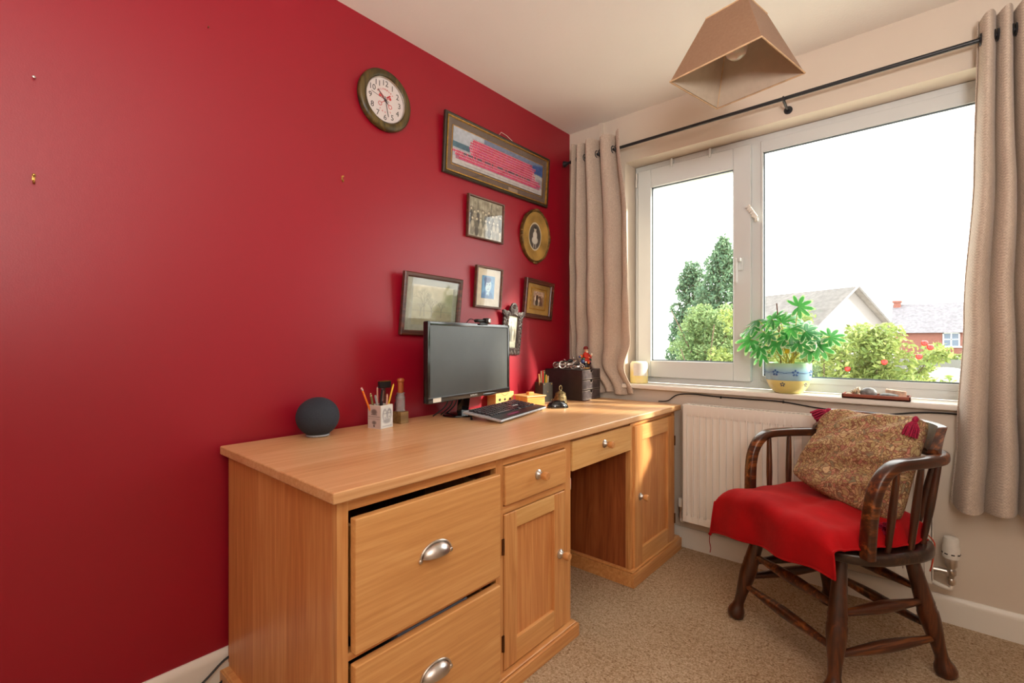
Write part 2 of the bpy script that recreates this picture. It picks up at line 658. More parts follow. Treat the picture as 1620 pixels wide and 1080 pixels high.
# ------------------------------------------------------------------ room shell
RX1, RY0, H = 2.95, -3.4, 2.40
WX0, WX1, WZ0, WZ1 = 0.388, 2.12, 0.835, 2.125       # window opening
bm = B(); bx(bm, (-0.15, RY0 - 0.15, -0.12), (RX1 + 0.15, 0.3, 0.0)); struct('floor', bm, M['carpet'], smooth=0)
bm = B(); bx(bm, (-0.15, RY0 - 0.15, H), (RX1 + 0.15, 0.3, H + 0.15)); struct('ceiling', bm, M['ceiling'], smooth=0)
bm = B(); bx(bm, (-0.15, RY0 - 0.15, 0), (0, 0.3, H)); struct('wall_left', bm, M['red'], smooth=0)
bm = B()
bx(bm, (0, 0, 0), (RX1, 0.3, WZ0)); bx(bm, (0, 0, WZ1), (RX1, 0.3, H))
bx(bm, (0, 0, WZ0), (WX0, 0.3, WZ1)); bx(bm, (WX1, 0, WZ0), (RX1, 0.3, WZ1))
struct('wall_front', bm, M['wallpaint'], smooth=0)
bm = B(); bx(bm, (RX1, RY0 - 0.15, 0), (RX1 + 0.15, 0.3, H)); struct('wall_right', bm, M['wallpaint'], smooth=0)
bm = B(); bx(bm, (0, RY0 - 0.15, 0), (RX1, RY0, H)); struct('wall_back', bm, M['wallpaint'], smooth=0)


def skirting(name, p0, p1, nrm):
    bm = B()
    prof = [(0, 0), (0.018, 0), (0.018, 0.078), (0.014, 0.092), (0.006, 0.102), (0, 0.102)]
    d = Vector(p1) - Vector(p0)
    vs = []
    for P in (Vector(p0), Vector(p1)):
        vs.append([bm.verts.new(P + Vector(nrm) * a + Vector((0, 0, z))) for a, z in prof])
    n = len(prof)
    for i in range(n):
        j = (i + 1) % n
        bm.faces.new((vs[0][i], vs[0][j], vs[1][j], vs[1][i]))
    bm.faces.new(vs[0]); bm.faces.new(vs[1][::-1])
    return struct(name, bm, M['gloss'])


skirting('baseboard_left', (0, RY0, 0), (0, 0, 0), (1, 0, 0))
skirting('baseboard_front', (0.018, 0, 0), (RX1, 0, 0), (0, -1, 0))
# small boxed pipe in the corner above the curtain
bm = B(); bx(bm, (0.215, -0.012, 2.19), (0.245, 0.0, H)); struct('trim_2', bm, M['wallpaint'], smooth=0)
# window board
bm = B()
bx(bm, (WX0 - 0.004, -0.04, WZ0 - 0.012), (WX1 + 0.004, 0.13, WZ0 + 0.013), 0.006, 2)
o = struct('trim_1', bm, M['gloss'])

# ------------------------------------------------------------------ window
win = thing('window_1', 'white plastic double window with opening left sash', 'window', (0, 0.115, 0))
del win['label']; del win['category']
win['kind'] = 'structure'
FZ0, FZ1 = WZ0 + 0.015, WZ1 - 0.002
fx0, fx1 = 0.395, WX1 - 0.003
bm = B()
d0, d1 = 0.0, 0.07
bx(bm, (fx0, d0, FZ0), (fx0 + 0.03, d1, FZ1), 0.003); bx(bm, (fx1 - 0.05, d0, FZ0), (fx1, d1, FZ1), 0.003)
bx(bm, (fx0 + 0.028, d0 - 0.0005, FZ1 - 0.04), (fx1 - 0.048, d1, FZ1 - 0.0005), 0.001); bx(bm, (fx0 + 0.028, d0 - 0.0005, FZ0 + 0.0005), (fx1 - 0.048, d1, FZ0 + 0.041), 0.001)
bx(bm, (1.035, d0 - 0.001, FZ0 + 0.0405), (1.082, d1, FZ1 - 0.0395), 0.001)
obj('window_frame', bm, M['upvc'], win)
# opening sash
sx0, sx1, sz0, sz1 = 0.42, 1.037, 0.883, 2.088
gx0, gx1, gz0, gz1 = 0.502, 0.952, 0.978, 1.982
bm = B()
bx(bm, (sx0, -0.022, sz0), (gx0, 0.045, sz1), 0.004); bx(bm, (gx1, -0.022, sz0), (sx1, 0.045, sz1), 0.004)
bx(bm, (gx0 - 0.001, -0.022, gz1), (gx1 + 0.001, 0.045, sz1), 0.004); bx(bm, (gx0 - 0.001, -0.022, sz0), (gx1 + 0.001, 0.045, gz0), 0.004)
sash = obj('sash', bm, M['upvc'], win)
bm = B()
t = 0.006
for a, c in (((gx0, -0.004, gz0), (gx0 + t, 0.0, gz1)), ((gx1 - t, -0.004, gz0), (gx1, 0.0, gz1)),
             ((gx0, -0.004, gz1 - t), (gx1, 0.0, gz1)), ((gx0, -0.004, gz0), (gx1, 0.0, gz0 + t))):
    bx(bm, a, c)
obj('gasket', bm, M['gasket'], sash)
bm = B(); bx(bm, (gx0 - 0.005, 0.01, gz0 - 0.005), (gx1 + 0.005, 0.014, gz1 + 0.005)); obj('pane', bm, M['glass'], sash, smooth=0)
# fixed light
hx0, hx1, hz0, hz1 = 1.09, 2.058, 0.916, 2.036
bm = B()
e = 0.010
bx(bm, (1.0785, -0.006, FZ0 + 0.038), (hx0, 0.03, FZ1 - 0.03), 0.002); bx(bm, (hx1, -0.006, FZ0 + 0.038), (hx1 + e, 0.03, FZ1 - 0.03), 0.002)
bx(bm, (hx0 - 0.001, -0.0055, hz1), (hx1 + 0.001, 0.03, FZ1 - 0.0305), 0.001); bx(bm, (hx0 - 0.001, -0.0055, FZ0 + 0.0385), (hx1 + 0.001, 0.03, hz0), 0.001)
obj('glazing_bead', bm, M['upvc'], win)
bm = B()
for a, c in (((hx0, 0.004, hz0), (hx0 + t, 0.008, hz1)), ((hx1 - t, 0.004, hz0), (hx1, 0.008, hz1)),
             ((hx0, 0.004, hz1 - t), (hx1, 0.008, hz1)), ((hx0, 0.004, hz0), (hx1, 0.008, hz0 + t))):
    bx(bm, a, c)
obj('gasket', bm, M['gasket'], win)
bm = B(); bx(bm, (hx0 - 0.005, 0.014, hz0 - 0.005), (hx1 + 0.005, 0.018, hz1 + 0.005)); obj('pane', bm, M['glass'], win, smooth=0)
# handle
bm = B(); bx(bm, (0.978, -0.034, 1.45), (1.003, -0.022, 1.52), 0.004, 2); hd = obj('handle', bm, M['upvc'], sash)
bm = B()
bx(bm, (0.982, -0.062, 1.492), (1.0, -0.03, 1.512), 0.004, 2)
bx(bm, (0.966, -0.066, 1.385), (0.984, -0.05, 1.512), 0.006, 2)
obj('handle_lever', bm, M['upvc'], win)
# lifted cover strip hanging off the sash edge and old hinge at the top left corner
bm = B()
ax_ = Vector((0.5, 0, -0.866))
box(bm, (1.044, -0.030, 1.742), (0.020, 0.010, 0.078), 0.003, Matrix.Rotation(math.radians(-30), 3, 'Y'))
for k in range(5):
    p_ = Vector((1.040, -0.037, 1.744)) + ax_ * (k - 2) * 0.014
    box(bm, p_, (0.022, 0.008, 0.006), 0.001, Matrix.Rotation(math.radians(-30), 3, 'Y'))
bx(bm, (1.056, -0.032, 1.690), (1.072, -0.018, 1.708), 0.002)
obj('vent_catch', bm, M['white_plastic'], win, label='small ribbed white catch beside the sash')
bm = B()
bx(bm, (0.402, -0.012, 2.03), (0.412, 0.0, 2.085), 0.002); tube(bm, [(0.407, -0.012, 2.0), (0.407, -0.012, 2.045)], 0.005, 8)
obj('hinge', bm, M['white_plastic'], win)
bm = B()
for xx in (0.62, 0.83):
    bx(bm, (xx, -0.027, 2.07), (xx + 0.012, -0.0, 2.118), 0.002)
obj('tape_tab', bm, M['upvc'], win)

# ------------------------------------------------------------------ desk
desk = thing('desk', 'long pale oak desk with drawers and cupboards along the red wall', 'desk', (0, 0, 0))
bm = B()
bx(bm, (0.02, -1.985, 0.730), (0.735, -0.045, 0.757), 0.004, 2)
obj('worktop', bm, M['oak_top'], desk)
# large left carcass
bm = B()
bx(bm, (0.03, -1.962, 0.05), (0.690, -1.94, 0.730), 0.001)
obj('side_panel', bm, M['oak_side'], desk)
bm = B(); bx(bm, (0.03, -1.058, 0.0), (0.69, -1.04, 0.73)); obj('side_panel', bm, M['oak_z'], desk)
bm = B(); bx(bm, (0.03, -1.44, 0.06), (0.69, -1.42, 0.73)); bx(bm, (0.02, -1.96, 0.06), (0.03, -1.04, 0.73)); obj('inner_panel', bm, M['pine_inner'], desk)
for a_, c_ in ((-1.964, -1.936), (-1.443, -1.410), (-1.076, -1.038), (-0.567, -0.538), (-0.108, -0.078)):
    bm = B(); bx(bm, (0.688, a_, 0.05), (0.712, c_, 0.73), 0.001); obj('stile', bm, M['oak_z'], desk)
for a_, c_, z0_, z1_ in ((-1.937, -1.442, 0.700, 0.731), (-1.937, -1.442, 0.355, 0.374), (-1.411, -1.075, 0.700, 0.731), (-1.411, -1.075, 0.548, 0.572)):
    bm = B(); bx(bm, (0.688, a_, z0_), (0.711, c_, z1_), 0.001); obj('rail', bm, M['oak_y'], desk)
bm = B()
bx(bm, (0.02, -1.985, 0.0), (0.738, -1.018, 0.046), 0.0015)
bx(bm, (0.03, -1.980, 0.045), (0.730, -1.024, 0.054), 0.004)
obj('plinth', bm, M['oak_y'], desk)


def cup_handle(parent, y, z, x):
    bm = B()
    # quarter-ellipsoid shell: open below
    nu, nv = 18, 9
    for off, flip in ((0.0, False), (0.0016, True)):
        g = []
        for i in range(nu + 1):
            a = PI * i / nu
            row = []
            for j in range(nv + 1):
                q = (PI / 2) * j / nv
                rx, ry, rz = 0.026 - off, 0.046 - off, 0.030 - off
                row.append(bm.verts.new((x + rx * math.sin(q), y + ry * math.cos(a) * math.cos(q) ** 0.9,
                                         z + rz * math.sin(a) * (math.cos(q) ** 0.9))))
            g.append(row)
        for i in range(nu):
            for j in range(nv):
                f = (g[i][j], g[i + 1][j], g[i + 1][j + 1], g[i][j + 1])
                try:
                    bm.faces.new(f if not flip else f[::-1])
                except ValueError:
                    pass
    # rim flange
    arc = [(x + 0.002, y + 0.051 * math.cos(PI * i / 24), z - 0.003 + 0.036 * math.sin(PI * i / 24)) for i in range(25)]
    tube(bm, arc, 0.0032, 8)
    ellipsoid(bm, (x + 0.003, y - 0.051, z - 0.004), (0.004, 0.006, 0.006), 10, 6)
    ellipsoid(bm, (x + 0.003, y + 0.051, z - 0.004), (0.004, 0.006, 0.006), 10, 6)
    return obj('cup_handle', bm, M['steel'], parent)


def knob(parent, y, z, x):
    bm = B()
    Mx = Matrix.Translation((x, y, z)) @ Matrix.Rotation(PI / 2, 4, 'Y')
    lathe(bm, [(0.017, 0), (0.017, 0.003), (0.010, 0.007), (0.008, 0.018), (0.0, 0.018)], 20, Mx)
    k = obj('knob', bm, M['steel'], parent)
    bm = B()
    lathe(bm, [(0.008, 0.016), (0.0125, 0.022), (0.0145, 0.030), (0.014, 0.038), (0.012, 0.042), (0.0, 0.0425)], 20, Mx)
    o2 = obj('knob', bm, M['oak_x'], parent, label='turned wooden grip of the knob')
    return k


# large filing drawers
for z0, z1, x1 in ((0.377, 0.685, 0.736), (0.060, 0.350, 0.736)):
    bm = B(); bx(bm, (0.712, -1.932, z0), (x1, -1.447, z1), 0.003, 2)
    bx(bm, (0.40, -1.92, z0 + 0.02), (0.712, -1.91, z1 - 0.03)); bx(bm, (0.40, -1.47, z0 + 0.02), (0.712, -1.46, z1 - 0.03))
    dr = obj('drawer', bm, M['oak_front'], desk)
    cup_handle(dr, -1.70, (z0 + z1) / 2 + (0.0 if z0 > 0.2 else 0.01), x1)
# blue-grey folders showing over the lower drawer
bm = B()
bx(bm, (0.42, -1.80, 0.10), (0.71, -1.56, 0.352), 0.002)
obj('folder', bm, plain('blue_grey_folder', (112, 124, 148), 0.7), desk, label='blue-grey folders inside the lower drawer')
# small drawer
bm = B(); bx(bm, (0.695, -1.407, 0.575), (0.720, -1.079, 0.697), 0.003, 2)
dr = obj('drawer', bm, M['oak_front'], desk); knob(dr, -1.243, 0.640, 0.720)


def door(y0, y1, z0, z1, x, kn, hinge_y, st=0.062, toprail=0.055, botrail=0.075, pale=False):
    bm = B()
    bx(bm, (x - 0.02, y0, z0), (x, y0 + st, z1), 0.0025, 2)
    bx(bm, (x - 0.02, y1 - st, z0), (x, y1, z1), 0.0025, 2)
    d = obj('door', bm, M['oak_z'], desk)
    bm = B()
    bx(bm, (x - 0.02, y0 + st - 0.001, z1 - toprail), (x - 0.0007, y1 - st + 0.001, z1 - 0.0005), 0.0015)
    obj('door_rail', bm, M['oak_pale'] if pale else M['oak_front'], d)
    bm = B()
    bx(bm, (x - 0.02, y0 + st - 0.001, z0 + 0.0005), (x - 0.0007, y1 - st + 0.001, z0 + botrail), 0.0015)
    obj('door_rail', bm, M['oak_front'], d)
    bm = B()
    bx(bm, (x - 0.02, y0 + st - 0.002, z0 + botrail - 0.002), (x - 0.013, y1 - st + 0.002, z1 - toprail + 0.002))
    obj('door_panel', bm, M['oak_side'], d)
    knob(d, kn[0], kn[1], x)
    for hz in (z0 + (z1 - z0) * 0.18, z0 + (z1 - z0) * 0.80):
        bm = B()
        tube(bm, [(x + 0.001, hinge_y, hz - 0.025), (x + 0.001, hinge_y, hz + 0.025)], 0.0035, 8)
        bx(bm, (x - 0.004, hinge_y - 0.006, hz - 0.025), (x, hinge_y + 0.001, hz + 0.025))
        obj('hinge', bm, M['brass_dark'], d)
    return d


M['brass_dark'] = plain('tarnished_brass', (110, 74, 48), 0.4, 0.8)
door(-1.407, -1.079, 0.058, 0.545, 0.714, (-1.108, 0.325), -1.411, pale=True)
# kneehole drawer
bm = B(); bx(bm, (0.03, -1.038, 0.718), (0.705, -0.566, 0.731)); obj('kneehole_top', bm, M['oak_y'], desk)
bm = B(); bx(bm, (0.690, -1.034, 0.606), (0.718, -0.569, 0.716), 0.002, 2)
bx(bm, (0.3, -1.02, 0.62), (0.69, -0.58, 0.70))
dr = obj('drawer', bm, M['oak_pale'], desk); knob(dr, -0.803, 0.672, 0.718)
# right pedestal
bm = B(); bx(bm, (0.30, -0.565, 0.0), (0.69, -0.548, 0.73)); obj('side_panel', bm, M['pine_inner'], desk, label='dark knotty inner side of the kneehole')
bm = B(); bx(bm, (0.30, -0.097, 0.0), (0.69, -0.080, 0.73)); bx(bm, (0.29, -0.565, 0.0), (0.30, -0.08, 0.73)); obj('side_panel', bm, M['oak_z'], desk)
bm = B(); bx(bm, (0.688, -0.539, 0.708), (0.711, -0.107, 0.731), 0.001); obj('rail', bm, M['oak_y'], desk)
door(-0.545, -0.110, 0.058, 0.706, 0.724, (-0.497, 0.383), -0.104, st=0.075, toprail=0.07, botrail=0.085)
bm = B()
bx(bm, (0.29, -0.585, 0.0), (0.738, -0.045, 0.060), 0.0015)
bx(bm, (0.29, -0.580, 0.059), (0.730, -0.050, 0.070), 0.004)
obj('plinth', bm, M['oak_y'], desk)
# switch with red rocker on the kneehole cheek
bm = B(); bx(bm, (0.685, -1.040, 0.535), (0.708, -1.028, 0.580), 0.003, 2); sw = obj('switch', bm, M['white_plastic'], desk, label='small white switch with red rocker')
bm = B(); bx(bm, (0.690, -1.0295, 0.553), (0.7075, -1.026, 0.574), 0.002); obj('rocker', bm, plain('red_rocker', (190, 24, 30), 0.4), sw)

# ------------------------------------------------------------------ radiator
rad = thing('radiator', 'white ribbed panel radiator under the window, behind the armchair', 'radiator', (0, 0, 0))
X0, X1, Z0, Z1, YF = 0.765, 1.722, 0.170, 0.765, -0.105
bm = B()
n = 29
pts = [(X0, YF + 0.0), (X0 + 0.018, YF)]
pit = (X1 - X0 - 0.036) / n
cols = [X0, X0 + 0.016]
deps = [0, 0]
for k in range(n):
    c = X0 + 0.018 + pit * (k + 0.5)
    for dx, dp in ((-0.40, 0), (-0.32, 0.014), (0.32, 0.014), (0.40, 0)):
        cols.append(c + dx * pit); deps.append(dp)
cols += [X1 - 0.016, X1]; deps += [0, 0]
rows = [(Z0, 0), (Z0 + 0.032, 0), (Z0 + 0.05, 1), (Z1 - 0.068, 1), (Z1 - 0.05, 0), (Z1 - 0.006, 0), (Z1, -0.4)]
g = [[bm.verts.new((x, YF + dpt * f if f >= 0 else YF + 0.005, z)) for x, dpt in zip(cols, deps)] for z, f in rows]
for i in range(len(rows) - 1):
    for j in range(len(cols) - 1):
        bm.faces.new((g[i][j], g[i][j + 1], g[i + 1][j + 1], g[i + 1][j]))
obj('front_panel', bm, M['gloss'], rad, smooth=50)
bm = B(); bx(bm, (X0 + 0.01, -0.045, Z0 + 0.01), (X1 - 0.01, -0.035, Z1 - 0.02), 0.002); bx(bm, (X0 + 0.012, YF + 0.008, Z0 + 0.004), (X1 - 0.012, YF + 0.022, Z1 - 0.03), 0.003)
bx(bm, (X0 + 0.05, -0.036, Z0 + 0.05), (X0 + 0.08, -0.002, Z1 - 0.05)); bx(bm, (X1 - 0.08, -0.036, Z0 + 0.05), (X1 - 0.05, -0.002, Z1 - 0.05))
obj('rear_panel', bm, M['gloss'], rad)
for xa in (X0 - 0.003, X1 - 0.005):
    bm = B(); bx(bm, (xa, YF, Z0 + 0.01), (xa + 0.008, -0.032, Z1), 0.002); obj('end_cover', bm, M['gloss'], rad)
bm = B()
bx(bm, (X0, YF + 0.002, Z1 - 0.004), (X1, YF + 0.016, Z1 + 0.002), 0.001)
bx(bm, (X0, -0.044, Z1 - 0.004), (X1, -0.034, Z1 + 0.002), 0.001)
k = X0 + 0.01
while k < X1 - 0.01:
    bx(bm, (k, YF + 0.014, Z1 - 0.004), (k + 0.006, -0.042, Z1)); k += 0.018
obj('top_grille', bm, M['gloss'], rad)
# lockshield valve left
bm = B()
lathe(bm, [(0.012, 0.225), (0.0145, 0.228), (0.0145, 0.262), (0.012, 0.268), (0, 0.268)], 16, Matrix.Translation((0.738, -0.055, 0)))
vl = obj('lockshield_valve', bm, M['white_plastic'], rad)
bm = B()
lathe(bm, [(0.008, 0.165), (0.013, 0.17), (0.013, 0.185), (0.009, 0.19), (0.009, 0.21), (0.012, 0.214), (0.012, 0.226)], 12, Matrix.Translation((0.738, -0.055, 0)))
tube(bm, [(0.738, -0.055, 0.192), (0.772, -0.055, 0.192)], 0.009, 10)
obj('valve_body', bm, M['steel'], vl)
bm = B()
tube(bm, smooth_pts([(0.738, -0.055, 0.17), (0.738, -0.055, 0.155), (0.742, -0.045, 0.148), (0.745, -0.006, 0.146)], 4), 0.008, 10)
obj('pipe', bm, M['gloss'], vl)
# thermostatic valve right
TX = 1.776
bm = B()
T = Matrix.Translation((TX, -0.055, 0))
lathe(bm, [(0.024, 0.268), (0.0255, 0.272), (0.0255, 0.312), (0.0235, 0.314), (0.0235, 0.336), (0.021, 0.345), (0.012, 0.349), (0, 0.349)], 24, T)
tv = obj('thermostatic_valve', bm, M['white_plastic'], rad, label='white thermostatic head with slots')
bm = B()
for a in range(0, 360, 45):
    q = math.radians(a + 10)
    box(bm, (TX + 0.0255 * math.cos(q), -0.055 + 0.0255 * math.sin(q), 0.286), (0.003, 0.010, 0.004), 0.0, Matrix.Rotation(q, 3, 'Z'))
obj('slot', bm, M['black_plastic'], tv)
bm = B()
lathe(bm, [(0.009, 0.165), (0.013, 0.17), (0.013, 0.186), (0.009, 0.19), (0.010, 0.20), (0.015, 0.205), (0.015, 0.222), (0.010, 0.226), (0.018, 0.238), (0.018, 0.262), (0.014, 0.268)], 16, T)
tube(bm, [(TX, -0.055, 0.212), (TX - 0.028, -0.055, 0.212), (1.715, -0.06, 0.212)], 0.011, 10)
obj('valve_body', bm, M['steel'], tv)
bm = B()
tube(bm, smooth_pts([(TX, -0.055, 0.175), (TX, -0.055, 0.158), (TX - 0.008, -0.055, 0.15), (TX - 0.05, -0.05, 0.158), (TX - 0.075, -0.012, 0.16)], 4), 0.0085, 10)
obj('pipe', bm, M['gloss'], tv)

# ------------------------------------------------------------------ curtain rod and curtains
rod = thing('curtain_rod', 'thin black metal curtain pole with brackets above the window', 'curtain rod', (0, 0, 0))
RZ = 2.182
bm = B(); tube(bm, [(0.075, -0.09, RZ), (2.45, -0.09, RZ)], 0.0085, 12); obj('pole', bm, M['black_metal'], rod)
for xx, s in ((0.075, -1), (2.45, 1)):
    bm = B()
    turned(bm, (xx, -0.09, RZ), (xx + s * 0.055, -0.09, RZ), [(0.0085, 0), (0.011, 0.1), (0.007, 0.25), (0.009, 0.5), (0.016, 0.8), (0.019, 0.95), (0.0, 1.0)], 14)
    obj('finial', bm, M['black_metal'], rod)
for xx in (0.195, 1.222, 2.32):
    bm = B()
    tube(bm, [(xx, 0.0, RZ - 0.02), (xx, -0.05, RZ - 0.02), (xx, -0.09, RZ - 0.012)], 0.006, 8)
    lathe(bm, [(0.018, 0), (0.018, 0.005), (0.0, 0.006)], 14, Matrix.Translation((xx, 0.0, RZ - 0.02)) @ Matrix.Rotation(PI / 2, 4, 'X'))
    tube(bm, [(xx, -0.09 + 0.014 * math.cos(a), RZ + 0.014 * math.sin(a)) for a in [math.radians(q) for q in range(160, 400, 20)]], 0.004, 6)
    obj('bracket', bm, M['black_metal'], rod)


def interp(t, table):
    for (a, va), (b_, vb) in zip(table, table[1:]):
        if t <= b_:
            q = (t - a) / (b_ - a) if b_ > a else 0
            q = max(0, min(1, q)); q = q * q * (3 - 2 * q)
            return va + (vb - va) * q
    return table[-1][1]


def curtain(name, label, zt, zb, left, right, folds, amp, yc, phase=0.0, sub=14, rows=70, wig=0.004, order=1.0, warp=0.85):
    t = thing(name, label, 'curtain', (0, 0, 0))
    bm = B()
    N = int(folds * sub)
    g = []
    for r in range(rows + 1):
        f = r / rows
        z = zt + (zb - zt) * f
        xl, xr = interp(f, left), interp(f, right)
        A = interp(f, amp)
        yy = interp(f, yc)
        row = []
        for i in range(N + 1):
            s = i / N
            ph = 2 * PI * folds * s + phase
            x = xl + (xr - xl) * (s ** order + order * s ** (order - 1) * warp / (2 * PI * folds) * math.sin(ph + 0.35 * math.sin(2.5 * f + 5 * s)) * (1 if 0 < i < N else 0))
            # each fold keeps its own width and depth
            kf = 1 + 0.22 * math.sin(3.1 * folds * s + 1.3) + 0.10 * math.sin(7 * f + 4 * s)
            y = yy - A * kf * math.cos(ph + 0.35 * math.sin(2.5 * f + 5 * s))
            y += wig * math.sin(23 * f + 9 * s) * f + wig * 0.7 * math.sin(51 * f + 31 * s) * f
            x += wig * math.sin(9 * f + 12 * s) * f
            zz = z + (0.006 * math.sin(ph) if r in (0,) else 0) + (0.006 * math.sin(ph * 0.5 + 1) if r == rows else 0)
            row.append(bm.verts.new((x, y if y < -0.02 else -0.02 + 0.012 * math.tanh((y + 0.02) / 0.012), zz)))
        g.append(row)
    for r in range(rows):
        for i in range(N):
            bm.faces.new((g[r][i], g[r][i + 1], g[r + 1][i + 1], g[r + 1][i]))
    gp = [[tuple(v.co) for v in row] for row in g]
    bm.normal_update()
    # give the cloth its thickness: a second sheet behind the first, closed along the border
    back = {v: bm.verts.new(v.co + v.normal * 0.0025) for row in g for v in row}
    for r in range(rows):
        for i in range(N):
            bm.faces.new((back[g[r][i]], back[g[r + 1][i]], back[g[r + 1][i + 1]], back[g[r][i + 1]]))
    border = g[0][:-1] + [row[-1] for row in g[:-1]] + g[-1][:0:-1] + [row[0] for row in g[:0:-1]]
    for p, q in zip(border, border[1:] + border[:1]):
        bm.faces.new((p, q, back[q], back[p]))
    obj('fabric', bm, M['curtain'], t, smooth=60)
    # hem stitched along the bottom
    return t, gp


lc, lg = curtain('curtain', 'left oatmeal linen curtain bunched at the end of the desk', 2.262, 0.79,
                [(0, 0.115), (0.5, 0.085), (0.85, 0.055), (1, 0.20)],
                [(0, 0.425), (0.35, 0.468), (0.62, 0.472), (0.80, 0.452), (0.90, 0.41), (1, 0.462)],
                4.0, [(0, 0.042), (0.5, 0.042), (0.8, 0.026), (0.9, 0.026), (1, 0.020)],
                [(0, -0.102), (0.6, -0.080), (0.82, -0.040), (1, -0.030)], phase=0.4, order=1.45, sub=22, warp=0.7)
rc, rg = curtain('curtain', 'right oatmeal linen curtain hanging to below the sill', 2.262, 0.468,
                [(0, 1.848), (0.3, 1.838), (0.6, 1.812), (0.85, 1.79), (1, 1.775)],
                [(0, 2.25), (0.5, 2.36), (1, 2.54)],
                9.0, [(0, 0.032), (0.5, 0.040), (1, 0.042)], [(0, -0.098), (1, -0.088)], phase=2.6, wig=0.003, sub=20)
# eyelets where the cloth crosses the pole
for par, g_ in ((lc, lg), (rc, rg)):
    row = g_[int(round(70 * (2.262 - RZ) / (2.262 - g_[-1][0][2])))]
    for p, q in zip(row, row[1:]):
        if (p[1] + 0.09) * (q[1] + 0.09) < 0:
            bm = B()
            tube(bm, [(p[0] + (0.002 if i % 2 else -0.002) * 0, -0.09 + 0.020 * math.cos(a), RZ + 0.020 * math.sin(a)) for i, a in enumerate([2 * PI * i / 20 for i in range(20)])], 0.0028, 6, closed=True)
            obj('eyelet', bm, M['black_metal'], par)

# ------------------------------------------------------------------ pendant light
pl = thing('pendant_light', 'beige square tapered pendant lampshade hanging from the ceiling', 'ceiling light', (1.265, -0.950, 1.90), (0, 0, math.radians(-11)))


def frustum_pts(hb, ht, z0, z1):
    return [(-hb, -hb, z0), (hb, -hb, z0), (hb, hb, z0), (-hb, hb, z0)], [(-ht, -ht, z1), (ht, -ht, z1), (ht, ht, z1), (-ht, ht, z1)]


bm = B()
hb, ht, hz = 0.140, 0.0635, 0.19
lo, hi = frustum_pts(hb, ht, 0, hz)
A_ = [bm.verts.new(p) for p in lo]; B_ = [bm.verts.new(p) for p in hi]
for i in range(4):
    j = (i + 1) % 4
    bm.faces.new((A_[i], A_[j], B_[j], B_[i]))
bmesh.ops.solidify(bm, geom=list(bm.faces), thickness=0.0015)
sh = obj('shade', bm, M['shade'], pl, smooth=0)
bm = B()
lo, hi = frustum_pts(hb - 0.004, ht - 0.004, 0.002, hz - 0.001)
A_ = [bm.verts.new(p) for p in lo]; B_ = [bm.verts.new(p) for p in hi]
for i in range(4):
    j = (i + 1) % 4
    bm.faces.new((A_[j], A_[i], B_[i], B_[j]))
obj('lining', bm, M['shade_in'], sh, smooth=0)
bm = B()
for hh, zz in ((hb, 0.0015), (ht, hz)):
    for a, c in (((-hh, -hh, zz), (hh, -hh, zz)), ((hh, -hh, zz), (hh, hh, zz)), ((hh, hh, zz), (-hh, hh, zz)), ((-hh, hh, zz), (-hh, -hh, zz))):
        tube(bm, [a, c], 0.0025, 6)
for a, c in zip(*frustum_pts(hb - 0.005, ht - 0.005, 0.003, hz)):
    tube(bm, [a, c], 0.002, 6)
obj('trim', bm, plain('shade_trim', (198, 164, 126), 0.8), sh)
bm = B()
for a in (0, 1):
    d = Vector((ht, 0, 0)) if a == 0 else Vector((0, ht, 0))
    tube(bm, [-d + Vector((0, 0, hz)), d * -0.35 + Vector((0, 0, hz - 0.02))], 0.0015, 6)
    tube(bm, [d + Vector((0, 0, hz)), d * 0.35 + Vector((0, 0, hz - 0.02))], 0.0015, 6)
tube(bm, [(0.021 * math.cos(2 * PI * i / 16), 0.021 * math.sin(2 * PI * i / 16), hz - 0.02) for i in range(16)], 0.002, 6, closed=True)
obj('gimbal', bm, M['steel'], sh)
bm = B()
lathe(bm, [(0.0, 0.058), (0.016, 0.061), (0.027, 0.070), (0.031, 0.084), (0.029, 0.098), (0.020, 0.115), (0.0135, 0.13), (0.0135, 0.145), (0, 0.145)], 24)
m, nt, b = new_mat('opal_bulb')
b.inputs['Base Color'].default_value = (0.8, 0.75, 0.7, 1)
b.inputs['Roughness'].default_value = 0.15
b.inputs['Subsurface Weight'].default_value = 0.3
obj('bulb', bm, m, pl)
bm = B(); lathe(bm, [(0.017, 0.138), (0.019, 0.142), (0.019, 0.175), (0.014, 0.19), (0.006, 0.205), (0.0, 0.206)], 20); obj('lamp_holder', bm, M['white_plastic'], pl)
bm = B(); tube(bm, [(0, 0, 0.2), (0, 0, 0.48)], 0.003, 8); obj('cord', bm, M['white_plastic'], pl)
bm = B(); lathe(bm, [(0.006, 0.455), (0.018, 0.462), (0.038, 0.478), (0.045, 0.488), (0.045, 0.4995), (0, 0.4995)], 24); obj('ceiling_rose', bm, M['white_plastic'], pl)


# ------------------------------------------------------------------ pictures
def canvas(h, w, c):
    a = np.zeros((h, w, 3)); a[:] = np.array(c) / 255.0
    return a


def ell(a, cx, cy, rx, ry, c, soft=0.15, k=1.0):
    H_, W_ = a.shape[:2]
    Y, X = np.mgrid[0:H_, 0:W_]
    asp = W_ / H_
    d = np.sqrt(((X / (W_ - 1) - cx) / rx) ** 2 + ((Y / (H_ - 1) - cy) / ry) ** 2)
    m_ = np.clip((1 + soft - d) / (2 * soft), 0, 1)[..., None] * k
    a[:] = a * (1 - m_) + np.array(c) / 255.0 * m_


def rec(a, x0, y0, x1, y1, c, k=1.0):
    H_, W_ = a.shape[:2]
    ys, ye = int(round(y0 * H_)), int(round(y1 * H_)); xs, xe = int(round(x0 * W_)), int(round(x1 * W_))
    a[ys:ye, xs:xe] = a[ys:ye, xs:xe] * (1 - k) + np.array(c) / 255.0 * k


